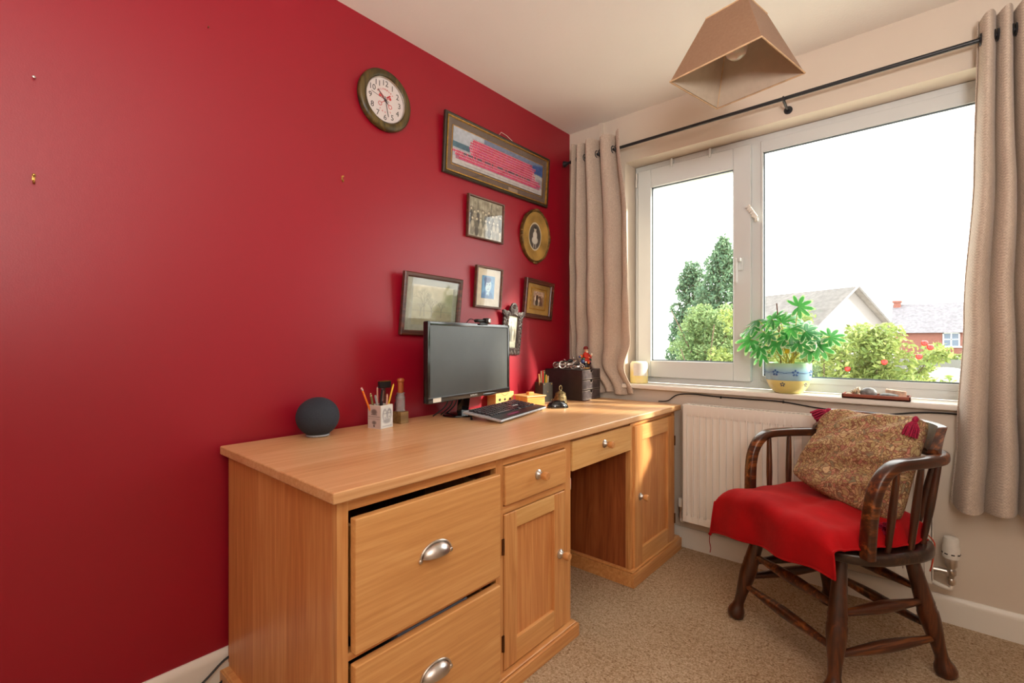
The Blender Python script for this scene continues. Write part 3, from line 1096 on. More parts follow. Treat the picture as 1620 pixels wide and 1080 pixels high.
def grain(a, s=0.05):
    a += RNG.normal(0, s, a.shape[:2])[..., None]


def blotch(h, w, cell, amp):
    g = RNG.normal(0, 1, (h // cell + 3, w // cell + 3))
    Y, X = np.mgrid[0:h, 0:w] / cell
    y0, x0 = Y.astype(int), X.astype(int)
    fy, fx = Y - y0, X - x0
    return amp * ((g[y0, x0] * (1 - fx) + g[y0, x0 + 1] * fx) * (1 - fy) + (g[y0 + 1, x0] * (1 - fx) + g[y0 + 1, x0 + 1] * fx) * fy)


def standing(a, cx, by, h, dress, head, w=0.35, skirt=True):
    lit = tuple(min(255, x * 1.25) for x in dress)
    ell(a, cx, by - h * 0.22, h * (w * 0.42 if skirt else w * 0.3), h * 0.26, tuple(x * 0.8 for x in dress), 0.2)
    ell(a, cx, by - h * 0.56, h * w * 0.36, h * 0.20, dress, 0.2)
    ell(a, cx + h * 0.02, by - h * 0.56, h * w * 0.14, h * 0.14, lit, 0.5, 0.7)
    ell(a, cx, by - h * 0.88, h * 0.082, h * 0.075, (60, 50, 42), 0.25)
    ell(a, cx, by - h * 0.855, h * 0.060, h * 0.070, head, 0.3)


def frame_bars(w, h, fw, depth, m, parent, name='frame', steps=None, bevel=0.002):
    """mitred moulding in local yz plane, base at z=0, back at x=0"""
    bm = B()
    steps = steps or [(0, 0), (0, depth * 0.85), (fw * 0.2, depth), (fw * 0.75, depth * 0.92), (fw, depth * 0.6), (fw, 0)]
    cs = [(-w / 2, 0, 1, 1), (w / 2, 0, -1, 1), (w / 2, h, -1, -1), (-w / 2, h, 1, -1)]
    rings = []
    for (y, z, sy, sz) in cs:
        rings.append([bm.verts.new((d, y + sy * t_, z + sz * t_)) for t_, d in steps])
    k = len(steps)
    for i in range(4):
        j = (i + 1) % 4
        for q in range(k):
            r = (q + 1) % k
            bm.faces.new((rings[i][q], rings[j][q], rings[j][r], rings[i][r]))
    return obj(name, bm, m, parent, smooth=30)


def picture(label, y, z, w, h, lean, roll, fw, depth, fm, x0=0.004, group='framed pictures on the red wall', mount=None, mw=0.0, steps=None, glass=True):
    r = thing('framed_picture', label, 'picture', (x0, y, z), (roll, lean, 0), group)
    fr = frame_bars(w, h, fw, depth, fm, r, steps=steps)
    bm = B(); bx(bm, (0.001, -w / 2 + fw * 0.7, fw * 0.7), (0.005, w / 2 - fw * 0.7, h - fw * 0.7))
    obj('mount' if mount else 'backing', bm, mount or M['paper'], r, smooth=0)
    if glass:
        bm = B(); bx(bm, (depth * 0.55, -w / 2 + fw * 0.9, fw * 0.9), (depth * 0.55 + 0.0015, w / 2 - fw * 0.9, h - fw * 0.9))
        obj('glass', bm, M['picture_glass'], r, smooth=0)
    return r, fr


XF = 0.004
# 1 -- wide school-style team photograph
w, h = 0.805, 0.284
steps = [(0, 0), (0, 0.012), (0.004, 0.016), (0.008, 0.016), (0.016, 0.012), (0.019, 0.013), (0.019, 0)]
M['walnut_black'] = plain('dark_olive_frame', (46, 38, 26), 0.35, var=0.2, nscale=60)
r, fr = picture('wide brown and gold frame with a group photograph of many people in pink', -0.657, 1.879, w, h, 0.064, -0.001, 0.019, 0.016, M['walnut_black'], mount=M['brown_mount'], steps=steps)
for fw_, off, dd in ((0.0045, 0.015, 0.0155), (0.0035, 0.050, 0.0065)):
    bm = B()
    a0, a1, c0, c1 = -w / 2 + off, w / 2 - off, off, h - off
    bx(bm, (0.003, a0, c0), (dd, a0 + fw_, c1)); bx(bm, (0.003, a1 - fw_, c0), (dd, a1, c1))
    bx(bm, (0.003, a0, c0), (dd, a1, c0 + fw_)); bx(bm, (0.003, a0, c1 - fw_), (dd, a1, c1))
    obj('gilt_slip', bm, M['gold_slip'], r, smooth=0)
HH, WW = 104, 360
a = canvas(HH, WW, (176, 184, 196))
for i in range(HH):
    a[i] = a[i] * (1 - 0.1 * i / HH)
rec(a, 0.0, 0.40, 0.16, 0.56, (62, 104, 124)); rec(a, 0.30, 0.0, 1.0, 0.16, (84, 102, 140), 0.7)
ell(a, 1.0, 0.42, 0.22, 0.34, (44, 84, 148), 0.08); ell(a, 0.92, 0.62, 0.16, 0.24, (176, 176, 176), 0.1)
rec(a, 0.0, 0.80, 1.0, 1.0, (188, 186, 186)); rec(a, 0.92, 0.52, 1.0, 0.8, (150, 148, 156))
a[:, :, :] += blotch(HH, WW, 6, 0.03)[..., None]
rec(a, 0.19, 0.15, 0.86, 0.66, (176, 52, 92), 0.85); rec(a, 0.03, 0.62, 0.97, 0.86, (150, 54, 90), 0.6)
for row in range(9):
    y = 0.16 + row * 0.075
    x0_, x1_ = (0.17, 0.90) if row < 6 else ((0.02, 0.97) if row < 8 else (0.08, 0.93))
    x0_ += random.uniform(-0.02, 0.02) + (0.03 if row == 0 else 0)
    x1_ += random.uniform(-0.02, 0.015) - (0.05 if row == 0 else 0)
    n_ = int((x1_ - x0_) * 66)
    for q in range(n_):
        x = x0_ + (x1_ - x0_) * (q + 0.5 * (row % 2)) / n_
        col = random.choice([(214, 34, 92), (198, 26, 78), (226, 62, 110), (206, 40, 120)])
        if row == 6 and 0.1 < x < 0.85:
            col = random.choice([(30, 34, 66), (198, 26, 78), (40, 44, 80)])
        ell(a, x, y + 0.045, 0.0062, 0.034, col, 0.3)
        ell(a, x, y, 0.0034, 0.018, (240, 204, 196), 0.4)
        ell(a, x, y - 0.017, 0.0034, 0.008, (70, 44, 40), 0.4, 0.8)
rec(a, 0.12, 0.925, 0.9, 0.94, (120, 118, 130), 0.5)
print_grid('photograph', a, w - 0.115, h - 0.112, M['print'], r, 0.0062, (0, h / 2 + 0.004))
bm = B(); bx(bm, (0.005, 0.06, 0.021), (0.0062, 0.135, 0.041)); obj('caption_plate', bm, plain('caption_plate', (150, 130, 112), 0.6), r, smooth=0)
bm = B(); tube(bm, [(0.0, -0.04, h - 0.012), (-0.016, 0.005, h + 0.034), (-0.016, 0.05, h + 0.030), (0.0, 0.14, h - 0.012)], 0.0012, 6)
obj('hanging_string', bm, M['paper'], r)

SEP = ((188, 178, 150), (120, 110, 88), (70, 62, 50))
# 2 -- sepia group photo, thin brown frame
w, h = 0.261, 0.209
r, fr = picture('thin brown frame with old grey group photo, below the wide team picture', -0.775, 1.604, w, h, 0.042, -0.009, 0.010, 0.016, M['brown_frame'])
a = canvas(72, 90, (176, 168, 144))
rec(a, 0, 0.0, 1, 0.45, (150, 142, 120)); a += blotch(72, 90, 5, 0.07)[..., None]
for x in (0.12, 0.25, 0.38, 0.52, 0.65, 0.80, 0.9):
    rec(a, x, 0.05, x + 0.012, 0.6, (80, 74, 60), 0.7)
for i, x in enumerate(np.linspace(0.07, 0.93, 9)):
    standing(a, x + random.uniform(-0.02, 0.02), 0.72 + random.uniform(-0.04, 0.04), 0.46, random.choice([(84, 78, 64), (134, 126, 104), (62, 56, 48)]), (206, 194, 166), 0.26)
for i, x in enumerate(np.linspace(0.11, 0.88, 7)):
    standing(a, x + random.uniform(-0.02, 0.02), 0.97, 0.5, random.choice([(90, 82, 66), (160, 152, 130), (72, 66, 54)]), (210, 200, 172), 0.28)
grain(a, 0.03)
print_grid('photograph', a, w - 0.022, h - 0.022, M['print'], r, 0.006, (0, h / 2))
# 3 -- landscape etching in mahogany frame
w, h = 0.334, 0.272
r, fr = picture('reddish-brown frame with faint winter tree landscape, tilted behind the monitor', -1.133, 1.116, w, h, 0.099, -0.022, 0.021, 0.02, M['mahog'], mount=M['grey_mount'])
a = canvas(90, 116, (176, 174, 150))
for i in range(90):
    f = i / 90
    a[i] = (1 - f) * np.array((188, 182, 154)) / 255 + f * np.array((150, 150, 128)) / 255
ell(a, 0.5, 0.75, 0.7, 0.2, (146, 138, 104), 0.5, 0.7); a += blotch(90, 116, 9, 0.03)[..., None]
rec(a, 0, 0.62, 1, 0.66, (130, 130, 112), 0.4)


def branch(a, x, y, ang, L, wd, c):
    if L < 0.025:
        return
    n_ = int(L * 150)
    for q in range(max(3, n_)):
        t_ = q / max(3, n_)
        ell(a, x + math.sin(ang) * L * t_, y - math.cos(ang) * L * t_ * 1.2, wd, wd * 1.2, c, 0.8, 0.5)
    x2, y2 = x + math.sin(ang) * L, y - math.cos(ang) * L * 1.2
    for d in (-0.5, 0.1, 0.55):
        branch(a, x2, y2, ang + d + random.uniform(-0.2, 0.2), L * random.uniform(0.55, 0.72), wd * 0.75, c)


for x, L in ((0.3, 0.22), (0.48, 0.16), (0.2, 0.13), (0.72, 0.14)):
    branch(a, x, 0.78, random.uniform(-0.1, 0.1), L, 0.007, (96, 98, 90))
ell(a, 0.95, 0.3, 0.12, 0.25, (112, 124, 84), 0.6, 0.5)
print_grid('print', a, w - 0.105, h - 0.095, M['print'], r, 0.0062, (0.004, h / 2 - 0.002))
# 4 -- blue portrait in narrow brown frame
w, h = 0.193, 0.210
r, fr = picture('brown frame holding a blue tinted portrait on cream card', -0.760, 1.259, w, h, 0.064, -0.018, 0.011, 0.018, M['brown_frame'], mount=M['cream_mount'])
a = canvas(70, 56, (92, 156, 206))
a += blotch(70, 56, 8, 0.03)[..., None]
ell(a, 0.46, 0.98, 0.46, 0.32, (54, 116, 176), 0.12); ell(a, 0.50, 0.42, 0.24, 0.30, (186, 214, 226), 0.08)
ell(a, 0.42, 0.17, 0.27, 0.14, (48, 84, 140), 0.15); ell(a, 0.27, 0.32, 0.07, 0.18, (52, 92, 148), 0.3)
for x in (0.42, 0.60):
    ell(a, x, 0.38, 0.045, 0.022, (70, 110, 150), 0.5)
ell(a, 0.53, 0.47, 0.02, 0.05, (140, 180, 205), 0.5); ell(a, 0.52, 0.58, 0.09, 0.018, (110, 130, 170), 0.5)
ell(a, 0.5, 0.78, 0.12, 0.10, (170, 205, 222), 0.2); rec(a, 0.44, 0.82, 0.5, 1.0, (40, 80, 130), 0.8)
print_grid('portrait', a, w - 0.10, h - 0.095, M['print'], r, 0.0062, (-0.002, h / 2 + 0.002))
# 5 -- family photo in broad dark frame with gold mount
w, h = 0.260, 0.222
r, fr = picture('broad dark wooden frame with gold mount and family photo, nearest the curtain', -0.350, 1.219, w, h, 0.061, -0.056, 0.026, 0.022, M['mahog'], mount=M['gold_mount'],
                steps=[(0, 0), (0, 0.018), (0.004, 0.022), (0.012, 0.020), (0.013, 0.016), (0.022, 0.015), (0.026, 0.010), (0.026, 0)])
bm = B()
for (a0, a1, c0, c1) in ((-0.072, -0.066, 0.052, 0.176), (0.066, 0.072, 0.052, 0.176), (-0.072, 0.072, 0.170, 0.176), (-0.072, 0.072, 0.052, 0.058)):
    bx(bm, (0.004, a0, c0), (0.0068, a1, c1))
obj('mount_border', bm, M['gold_slip'], r, smooth=0)
a = canvas(64, 70, (150, 118, 96)); rec(a, 0, 0, 1, 0.35, (188, 160, 140)); a += blotch(64, 70, 8, 0.05)[..., None]
for x, h_, c_ in ((0.22, 0.85, (226, 214, 196)), (0.42, 0.7, (232, 222, 206)), (0.36, 0.95, (60, 34, 24)), (0.62, 0.9, (70, 42, 30)), (0.8, 0.75, (110, 70, 50)), (0.56, 0.6, (214, 196, 170))):
    standing(a, x, 0.98, h_, c_, (214, 176, 146), 0.34)
print_grid('photograph', a, 0.096, 0.082, M['print'], r, 0.0064, (0, 0.116))
# 6 -- carved fretwork frame
w, h = 0.178, 0.232
r = thing('framed_picture', 'narrow black carved frame with crown top, leaning beside the monitor', 'picture', (XF, -0.582, 1.021), (-0.048, 0.072, 0), 'framed pictures on the red wall')
M['carved'] = plain('carved_black_wood', (66, 56, 54), 0.45, var=0.25, nscale=60, bstr=0.6, bscale=90, bdist=0.003)
bm = B()


def scallop(pts, amp=0.004, n=5):
    out = []
    for (p, q) in zip(pts, pts[1:] + pts[:1]):
        p, q = Vector(p), Vector(q)
        L_ = (q - p).length
        nn_ = max(1, int(L_ / 0.022))
        d = (q - p).normalized(); nr = Vector((d.y, -d.x))
        for i in range(nn_ * n):
            t_ = i / (nn_ * n)
            out.append(p + (q - p) * t_ + nr * amp * abs(math.sin(PI * t_ * nn_)))
    return out


outer = [(-0.074, 0.0), (0.074, 0.0), (0.074, 0.20), (0.089, 0.232), (0.03, 0.225), (0.022, 0.262), (0, 0.277), (-0.022, 0.262), (-0.03, 0.225), (-0.089, 0.232), (-0.074, 0.20)]
op = scallop(outer)
iw, i0, i1 = 0.038, 0.036, 0.205
inner = [(-iw, i0), (iw, i0), (iw, i1), (-iw, i1)]


def project_inner(p):
    c = Vector((0, 0.118)); d = Vector(p) - c
    s = min(iw / abs(d.x) if abs(d.x) > 1e-6 else 9, (i1 - i0) / 2 / abs(d.y) if abs(d.y) > 1e-6 else 9)
    q = c + d * s
    return (max(-iw, min(iw, q.x)), max(i0, min(i1, q.y + (0.12 - 0.118))))


rings = []
for dep, sc in ((0.0, 0), (0.010, 0), (0.014, 0.25), (0.012, 0.6), (0.015, 0.85), (0.006, 1.0), (0.0, 1.0)):
    ring = []
    for p in op:
        q = project_inner(p)
        ring.append(bm.verts.new((dep + 0.0015 * math.sin(p[1] * 500 + p[0] * 300) * (0 < sc < 1), p[0] * (1 - sc) + q[0] * sc, p[1] * (1 - sc) + q[1] * sc)))
    rings.append(ring)
nn_ = len(op)
for k in range(len(rings)):
    A2, B2 = rings[k], rings[(k + 1) % len(rings)]
    for i in range(nn_):
        j = (i + 1) % nn_
        bm.faces.new((A2[i], A2[j], B2[j], B2[i]))
# carved scrolls and leaf bosses
for sy in (-1, 1):
    for z_ in np.linspace(0.02, 0.205, 7):
        tube(bm, [(0.0145, sy * (0.056 + 0.010 * math.cos(t_)) , z_ + 0.009 * math.sin(t_)) for t_ in np.linspace(0, 5.2, 10)], 0.0022, 5)
for t_ in (-1.0, -0.5, 0, 0.5, 1.0):
    ellipsoid(bm, (0.014, 0.014 * math.sin(t_), 0.243 + 0.014 * math.cos(t_)), (0.004, 0.003, 0.012), 8, 6, Matrix.Rotation(-t_, 3, 'X'))
for y_ in np.linspace(-0.05, 0.05, 5):
    tube(bm, [(0.0145, y_ + 0.009 * math.cos(t_), 0.018 + 0.009 * math.sin(t_)) for t_ in np.linspace(0.5, 5.6, 10)], 0.0022, 5)
obj('frame', bm, M['carved'], r, smooth=40)
bm = B(); bx(bm, (0.001, -0.045, 0.03), (0.004, 0.045, 0.21)); obj('backing', bm, M['grey_mount'], r, smooth=0)
a = canvas(70, 34, (196, 190, 170)); a += blotch(70, 34, 7, 0.04)[..., None]
ell(a, 0.5, 0.75, 0.5, 0.3, (92, 86, 74), 0.3); standing(a, 0.36, 0.95, 0.8, (62, 58, 52), (206, 196, 174), 0.34); standing(a, 0.66, 0.98, 0.62, (176, 170, 150), (206, 196, 174), 0.4)
print_grid('photograph', a, 0.066, 0.132, M['print'], r, 0.0045, (0, 0.132))
bm = B(); bx(bm, (0.007, -0.039, 0.035), (0.0085, 0.039, 0.206)); obj('glass', bm, M['picture_glass'], r, smooth=0)
# 7 -- oval gilt frame
r = thing('framed_picture', 'oval gilt frame with small oval photo of a child in white', 'picture', (XF, -0.365, 1.692), (0, 0.05, 0), 'framed pictures on the red wall')
RYo, RZo = 0.128, 0.150


def oval_ring(bm, prof, seg=64, wob=0.0):
    rings = []
    for d, s in prof:
        ring = []
        for i in range(seg):
            t_ = 2 * PI * i / seg
            kx = wob * 0.003 * (abs(math.sin(6 * t_)) ** 3) if s < 0.005 else 0
            ring.append(bm.verts.new((d, (RYo - s + kx) * math.cos(t_), (RZo - s + kx) * math.sin(t_))))
        rings.append(ring)
    for k in range(len(rings) - 1):
        for i in range(seg):
            j = (i + 1) % seg
            bm.faces.new((rings[k][i], rings[k][j], rings[k + 1][j], rings[k + 1][i]))
    return rings


bm = B(); rg_ = oval_ring(bm, [(0, 0), (0.016, 0.0), (0.020, 0.004), (0.017, 0.009), (0.014, 0.012)], wob=1)
for ang in (0, 90, 180, 270):
    q = math.radians(ang)
    for dq in (-0.10, 0, 0.10):
        ellipsoid(bm, (0.016, (RYo + 0.001) * math.cos(q + dq), (RZo + 0.001) * math.sin(q + dq)), (0.006, 0.007, 0.007), 8, 6)
bm.faces.new(rg_[0][::-1])
M['old_gilt'] = plain('old_gilt', (104, 80, 42), 0.42, 0.6, var=0.3, nscale=40)
obj('frame', bm, M['old_gilt'], r)
bm = B(); rg_ = oval_ring(bm, [(0.014, 0.011), (0.007, 0.066), (0.008, 0.069), (0.005, 0.070)]); obj('gold_border', bm, M['gold_mount'], r)
a = canvas(72, 56, (98, 92, 82))
Y_, X_ = np.mgrid[0:72, 0:56]
ell(a, 0.5, 0.5, 0.42, 0.44, (74, 68, 62), 0.25)
ell(a, 0.5, 0.63, 0.22, 0.13, (198, 192, 180), 0.15); ell(a, 0.5, 0.46, 0.15, 0.14, (206, 200, 188), 0.15)
ell(a, 0.5, 0.27, 0.085, 0.075, (196, 184, 166), 0.15); ell(a, 0.5, 0.20, 0.095, 0.045, (54, 48, 44), 0.2)
for x in (0.43, 0.57):
    rec(a, x - 0.03, 0.74, x + 0.03, 0.90, (176, 168, 156), 0.8)
ell(a, 0.5, 0.92, 0.2, 0.03, (50, 46, 42), 0.4)
d_ = np.sqrt(((X_ / 55 - 0.5) / 0.5) ** 2 + ((Y_ / 71 - 0.5) / 0.5) ** 2)
k_ = np.clip((d_ - 0.80) / 0.08, 0, 1)[..., None]
a = a * (1 - k_) + np.array((206, 192, 164)) / 255 * k_
og = print_grid('photograph', a, 0.126, 0.17, M['print'], r, 0.0055, (0, 0))
# hide square corners: keep only the oval part of the photograph
bmm = bmesh.new(); bmm.from_mesh(og.data)
bmesh.ops.delete(bmm, geom=[v_ for v_ in bmm.verts if (v_.co.y / 0.0625) ** 2 + (v_.co.z / 0.084) ** 2 > 1.03], context='VERTS')
bmm.to_mesh(og.data); bmm.free()

# ------------------------------------------------------------------ clock
ck = thing('wall_clock', 'round wooden wall clock with white face near the ceiling', 'clock', (0.0, -1.372, 2.087))
M['clock_face'] = plain('clock_face_white', (214, 204, 202), 0.5, var=0.01)
M['ink'] = plain('black_ink', (40, 36, 40), 0.6)
M['red_ink'] = plain('red_ink', (206, 52, 56), 0.6)
Mx = Matrix.Rotation(PI / 2, 4, 'Y')
bm = B(); lathe(bm, [(0.120, 0.001), (0.124, 0.006), (0.125, 0.018), (0.120, 0.027), (0.108, 0.030), (0.097, 0.028), (0.093, 0.022), (0.093, 0.014)], 64, Mx)
obj('frame', bm, M['clock_wood'], ck)
bm = B(); lathe(bm, [(0.0945, 0.017), (0.0945, 0.021), (0.092, 0.0235), (0.0895, 0.021), (0.0895, 0.017)], 64, Mx, cap=False); obj('bezel', bm, M['steel'], ck)
bm = B(); lathe(bm, [(0.094, 0.006), (0.094, 0.0155), (0.0, 0.0155)], 48, Mx); obj('dial', bm, M['clock_face'], ck)


def lettering(txt, size, m, parent, y, z, x, roll=0.0, name='lettering'):
    me = text_mesh(txt, size, m)
    o = bpy.data.objects.new(name, me)
    COL.objects.link(o)
    o.parent = parent
    # text lies in xy; stand it up facing +x with its right along +y
    R = Matrix(((0, 0, 1), (1, 0, 0), (0, 1, 0))).to_4x4()
    o.matrix_basis = Matrix.Translation((x, y, z)) @ Matrix.Rotation(roll, 4, 'X') @ R
    return o


for k in range(1, 13):
    a_ = PI / 2 - 2 * PI * k / 12
    lettering(str(k), 0.032, M['ink'], ck, 0.070 * math.cos(a_), 0.070 * math.sin(a_), 0.0158, name='numeral')
for i, ch in enumerate('ALLENBURY'):
    t_ = math.radians(48 - 96 * i / 8)
    lettering(ch, 0.0105, M['red_ink'], ck, 0.046 * math.sin(t_) * -1, 0.046 * math.cos(t_), 0.0158, roll=t_)
for i, ch in enumerate('TAXIS'):
    t_ = math.radians(-32 + 64 * i / 4)
    lettering(ch, 0.0105, M['red_ink'], ck, 0.048 * math.sin(t_), -0.048 * math.cos(t_), 0.0158, roll=t_)
bm = B()   # crossed keys emblem in red
for s in (-1, 1):
    q = math.radians(52) * s
    d = Vector((0, math.sin(q), math.cos(q)))
    pr_ = Vector((0, math.cos(q), -math.sin(q)))
    o_ = Vector((0.0160, 0, 0))
    tube(bm, [o_ - d * 0.022, o_ + d * 0.034], 0.0013, 5)
    tube(bm, [o_ - d * 0.031 + (d * math.cos(t_) + pr_ * math.sin(t_)) * 0.008 for t_ in np.linspace(0, 2 * PI, 13)[:-1]], 0.0013, 5, closed=True)
    for f_ in (0.018, 0.025, 0.032):
        box(bm, o_ + d * f_ + pr_ * 0.006 * -s, (0.001, 0.006, 0.009), 0, Matrix.Rotation(-q, 3, 'X'))
    ellipsoid(bm, o_ + d * 0.028 + pr_ * 0.004 * s, (0.0008, 0.006, 0.006), 8, 5)
obj('emblem', bm, M['red_ink'], ck)


def hand(hours_angle, L, wd, x):
    bm = B()
    q = hours_angle
    d = Vector((0, math.sin(q), math.cos(q)))
    Rm = Matrix.Rotation(-q, 3, 'X')
    box(bm, Vector((x, 0, 0)) + d * (L / 2 - 0.008), (0.001, wd, L + 0.016), 0, Rm)
    return obj('clock_hand', bm, M['ink'], ck, smooth=0)


hand(2 * PI * (10.47 / 12), 0.050, 0.0035, 0.0185)
hand(2 * PI * (5.6 / 12), 0.066, 0.0030, 0.0195)
hand(2 * PI * (9.45 / 12), 0.070, 0.0010, 0.0205)
bm = B(); lathe(bm, [(0.005, 0.0155), (0.005, 0.0215), (0, 0.022)], 14, Mx); obj('hub', bm, M['ink'], ck)
bm = B(); lathe(bm, [(0.0905, 0.0215), (0.0905, 0.0222), (0, 0.0222)], 48, Mx); obj('glass', bm, M['picture_glass'], ck)


# ------------------------------------------------------------------ hooks and nails left in the wall
def pic_hook(label, y, z):
    bm = B()
    bx(bm, (0.0, y - 0.003, z - 0.004), (0.0015, y + 0.003, z + 0.012), 0.0005)
    tube(bm, smooth_pts([(0.001, y, z - 0.002), (0.004, y, z - 0.010), (0.009, y, z - 0.011), (0.011, y, z - 0.005)], 4), 0.0022, 6)
    tube(bm, [(0, y, z + 0.012), (0.009, y, z + 0.009)], 0.0018, 6)
    ellipsoid(bm, (0.010, y, z + 0.009), (0.002, 0.0035, 0.0035), 8, 6)
    tag(obj('picture_hook', bm, M['brass'], None), label, 'hook', 'empty picture hooks')


pic_hook('small brass picture hook on the bare left part of red wall', -2.40, 1.50)
pic_hook('small brass picture hook on red wall below the clock', -1.556, 1.718)
bm = B(); tube(bm, [(0, -2.40, 1.76), (0.010, -2.40, 1.757)], 0.0016, 6); ellipsoid(bm, (0.010, -2.40, 1.757), (0.0015, 0.0035, 0.0035), 8, 6)
tag(obj('wall_nail', bm, M['steel'], None), 'silver nail head high on the left of the red wall', 'nail')
bm = B(); tube(bm, [(0, -2.012, 2.078), (0.008, -2.012, 2.078)], 0.0013, 6); ellipsoid(bm, (0.008, -2.012, 2.078), (0.001, 0.0025, 0.0025), 8, 6)
tag(obj('wall_nail', bm, M['brass_dark'], None), 'tiny dark nail near the ceiling left of the clock', 'nail')

# ------------------------------------------------------------------ things on the desk
DZ = 0.757
# smart speaker
sp = thing('smart_speaker', 'dark blue-grey fabric ball speaker on left end of desk', 'speaker', (0.098, -1.702, DZ))
m, nt, b = new_mat('charcoal_knit')
v = coord(nt, (1, 1, 1))
vo = nt.nodes.new('ShaderNodeTexVoronoi'); vo.inputs['Scale'].default_value = 920; nt.links.new(v, vo.inputs['Vector'])
nt.links.new(ramp(nt, vo.outputs['Distance'], [(0.1, (58, 66, 78)), (0.7, (30, 36, 46))]), b.inputs['Base Color'])
b.inputs['Roughness'].default_value = 0.85
bump(nt, b, vo.outputs['Distance'], 0.5, -0.0008)
bm = B()
prof = []
for i in range(25):
    t_ = -PI / 2 + 0.50 + (PI - 0.50) * i / 24
    prof.append((max(0.0, 0.072 * math.cos(t_)), 0.0675 + 0.068 * math.sin(t_)))
prof[-1] = (0, prof[-1][1])
lathe(bm, prof, 48); obj('fabric_body', bm, m, sp)
bm = B(); lathe(bm, [(0.036, 0.0), (0.040, 0.003), (0.0395, 0.008), (0.030, 0.010)], 40); obj('base_ring', bm, plain('pale_grey_ring', (140, 144, 150), 0.4), sp)

# pencil cup with printed sides
cup = thing('pencil_cup', 'white hexagonal-looking square cup with grey printed animal drawing', 'pencil cup', (0.118, -1.462, DZ), (0, 0, math.radians(0)))
cup['label'] = 'white square pencil cup with grey printed drawings beside the ball speaker'
yaw = math.radians(13)
cup.rotation_euler = (0, 0, yaw)
s_ = 0.066; hc = 0.088
bm = B()
for a0, a1 in (((-s_ / 2, -s_ / 2), (-s_ / 2 + 0.004, s_ / 2)), ((s_ / 2 - 0.004, -s_ / 2), (s_ / 2, s_ / 2)), ((-s_ / 2, -s_ / 2), (s_ / 2, -s_ / 2 + 0.004)), ((-s_ / 2, s_ / 2 - 0.004), (s_ / 2, s_ / 2))):
    bx(bm, (a0[0], a0[1], 0), (a1[0], a1[1], hc), 0.001)
bx(bm, (-s_ / 2, -s_ / 2, 0), (s_ / 2, s_ / 2, 0.004))
obj('cup_body', bm, M['paper'], cup)
a = canvas(60, 46, (214, 216, 214)); a += blotch(60, 46, 8, 0.02)[..., None]
ell(a, 0.33, 0.42, 0.20, 0.27, (150, 152, 156), 0.15); ell(a, 0.70, 0.40, 0.20, 0.25, (138, 140, 146), 0.15)
ell(a, 0.34, 0.45, 0.13, 0.22, (206, 208, 206), 0.2); ell(a, 0.70, 0.44, 0.13, 0.20, (198, 200, 198), 0.2)
ell(a, 0.50, 0.70, 0.30, 0.10, (160, 162, 166), 0.3)
for x, y in ((0.28, 0.36), (0.41, 0.36), (0.64, 0.35), (0.77, 0.35), (0.35, 0.55), (0.71, 0.52)):
    ell(a, x, y, 0.03, 0.025, (90, 92, 98), 0.4)
for x in np.linspace(0.15, 0.85, 9):
    rec(a, x, 0.88, x + 0.045, 0.93, (120, 124, 136), 0.7)
print_grid('printed_side', a, s_ - 0.002, hc - 0.002, M['print_card'], cup, s_ / 2 + 0.0004, (0, hc / 2))
a = canvas(60, 46, (196, 176, 170))
ell(a, 0.5, 0.28, 0.22, 0.12, (120, 104, 100), 0.3); rec(a, 0.25, 0.38, 0.75, 0.41, (80, 70, 70), 0.7)
for y in (0.47, 0.50, 0.56, 0.59):
    rec(a, 0.04, y, 0.96, y + 0.014, (110, 96, 94), 0.8)
ell(a, 0.5, 0.75, 0.16, 0.08, (126, 110, 106), 0.35); rec(a, 0.48, 0.7, 0.52, 0.92, (90, 78, 76), 0.7); ell(a, 0.5, 0.9, 0.07, 0.04, (90, 78, 76), 0.3)
print_grid('printed_side', a, s_ - 0.002, hc - 0.002, M['print_card'], cup, 0, (0, 0), loc=(0, -s_ / 2 - 0.0004, hc / 2), rot=(0, 0, -PI / 2))


def pencil(name, label, cat, base, top, rad, body, tipm=None, group=None, eraser=None, clip=False):
    r_ = thing(name, label, cat, base, (0, 0, 0), group)
    d = Vector(top) - Vector(base)
    bm = B(); turned(bm, (0, 0, 0), d, [(rad * 0.4, 0), (rad, 0.06), (rad, 0.93), (rad * 0.9, 1.0)], 6 if eraser else 10)
    obj('barrel', bm, body, r_)
    if eraser:
        bm = B(); turned(bm, d * 0.93, d * 0.965, [(rad * 1.06, 0), (rad * 1.06, 1)], 10); obj('ferrule', bm, M['steel'], r_)
        bm = B(); turned(bm, d * 0.965, d * 1.01, [(rad, 0), (rad, 0.7), (rad * 0.6, 1)], 10); obj('eraser', bm, eraser, r_)
    elif tipm:
        bm = B(); turned(bm, d * 0.94, d * 1.03, [(rad * 1.02, 0), (rad * 0.9, 0.4), (rad * 0.2, 1)], 10); obj('tip', bm, tipm, r_)
    if clip:
        bm = B()
        n_ = d.normalized(); off = Vector((rad + 0.0015, 0, 0))
        tube(bm, [d * 0.97 + Vector((rad * 0.5, 0, 0)), d * 0.96 + off, d * 0.68 + off], 0.0011, 5); obj('clip', bm, M['steel'], r_)
    return r_


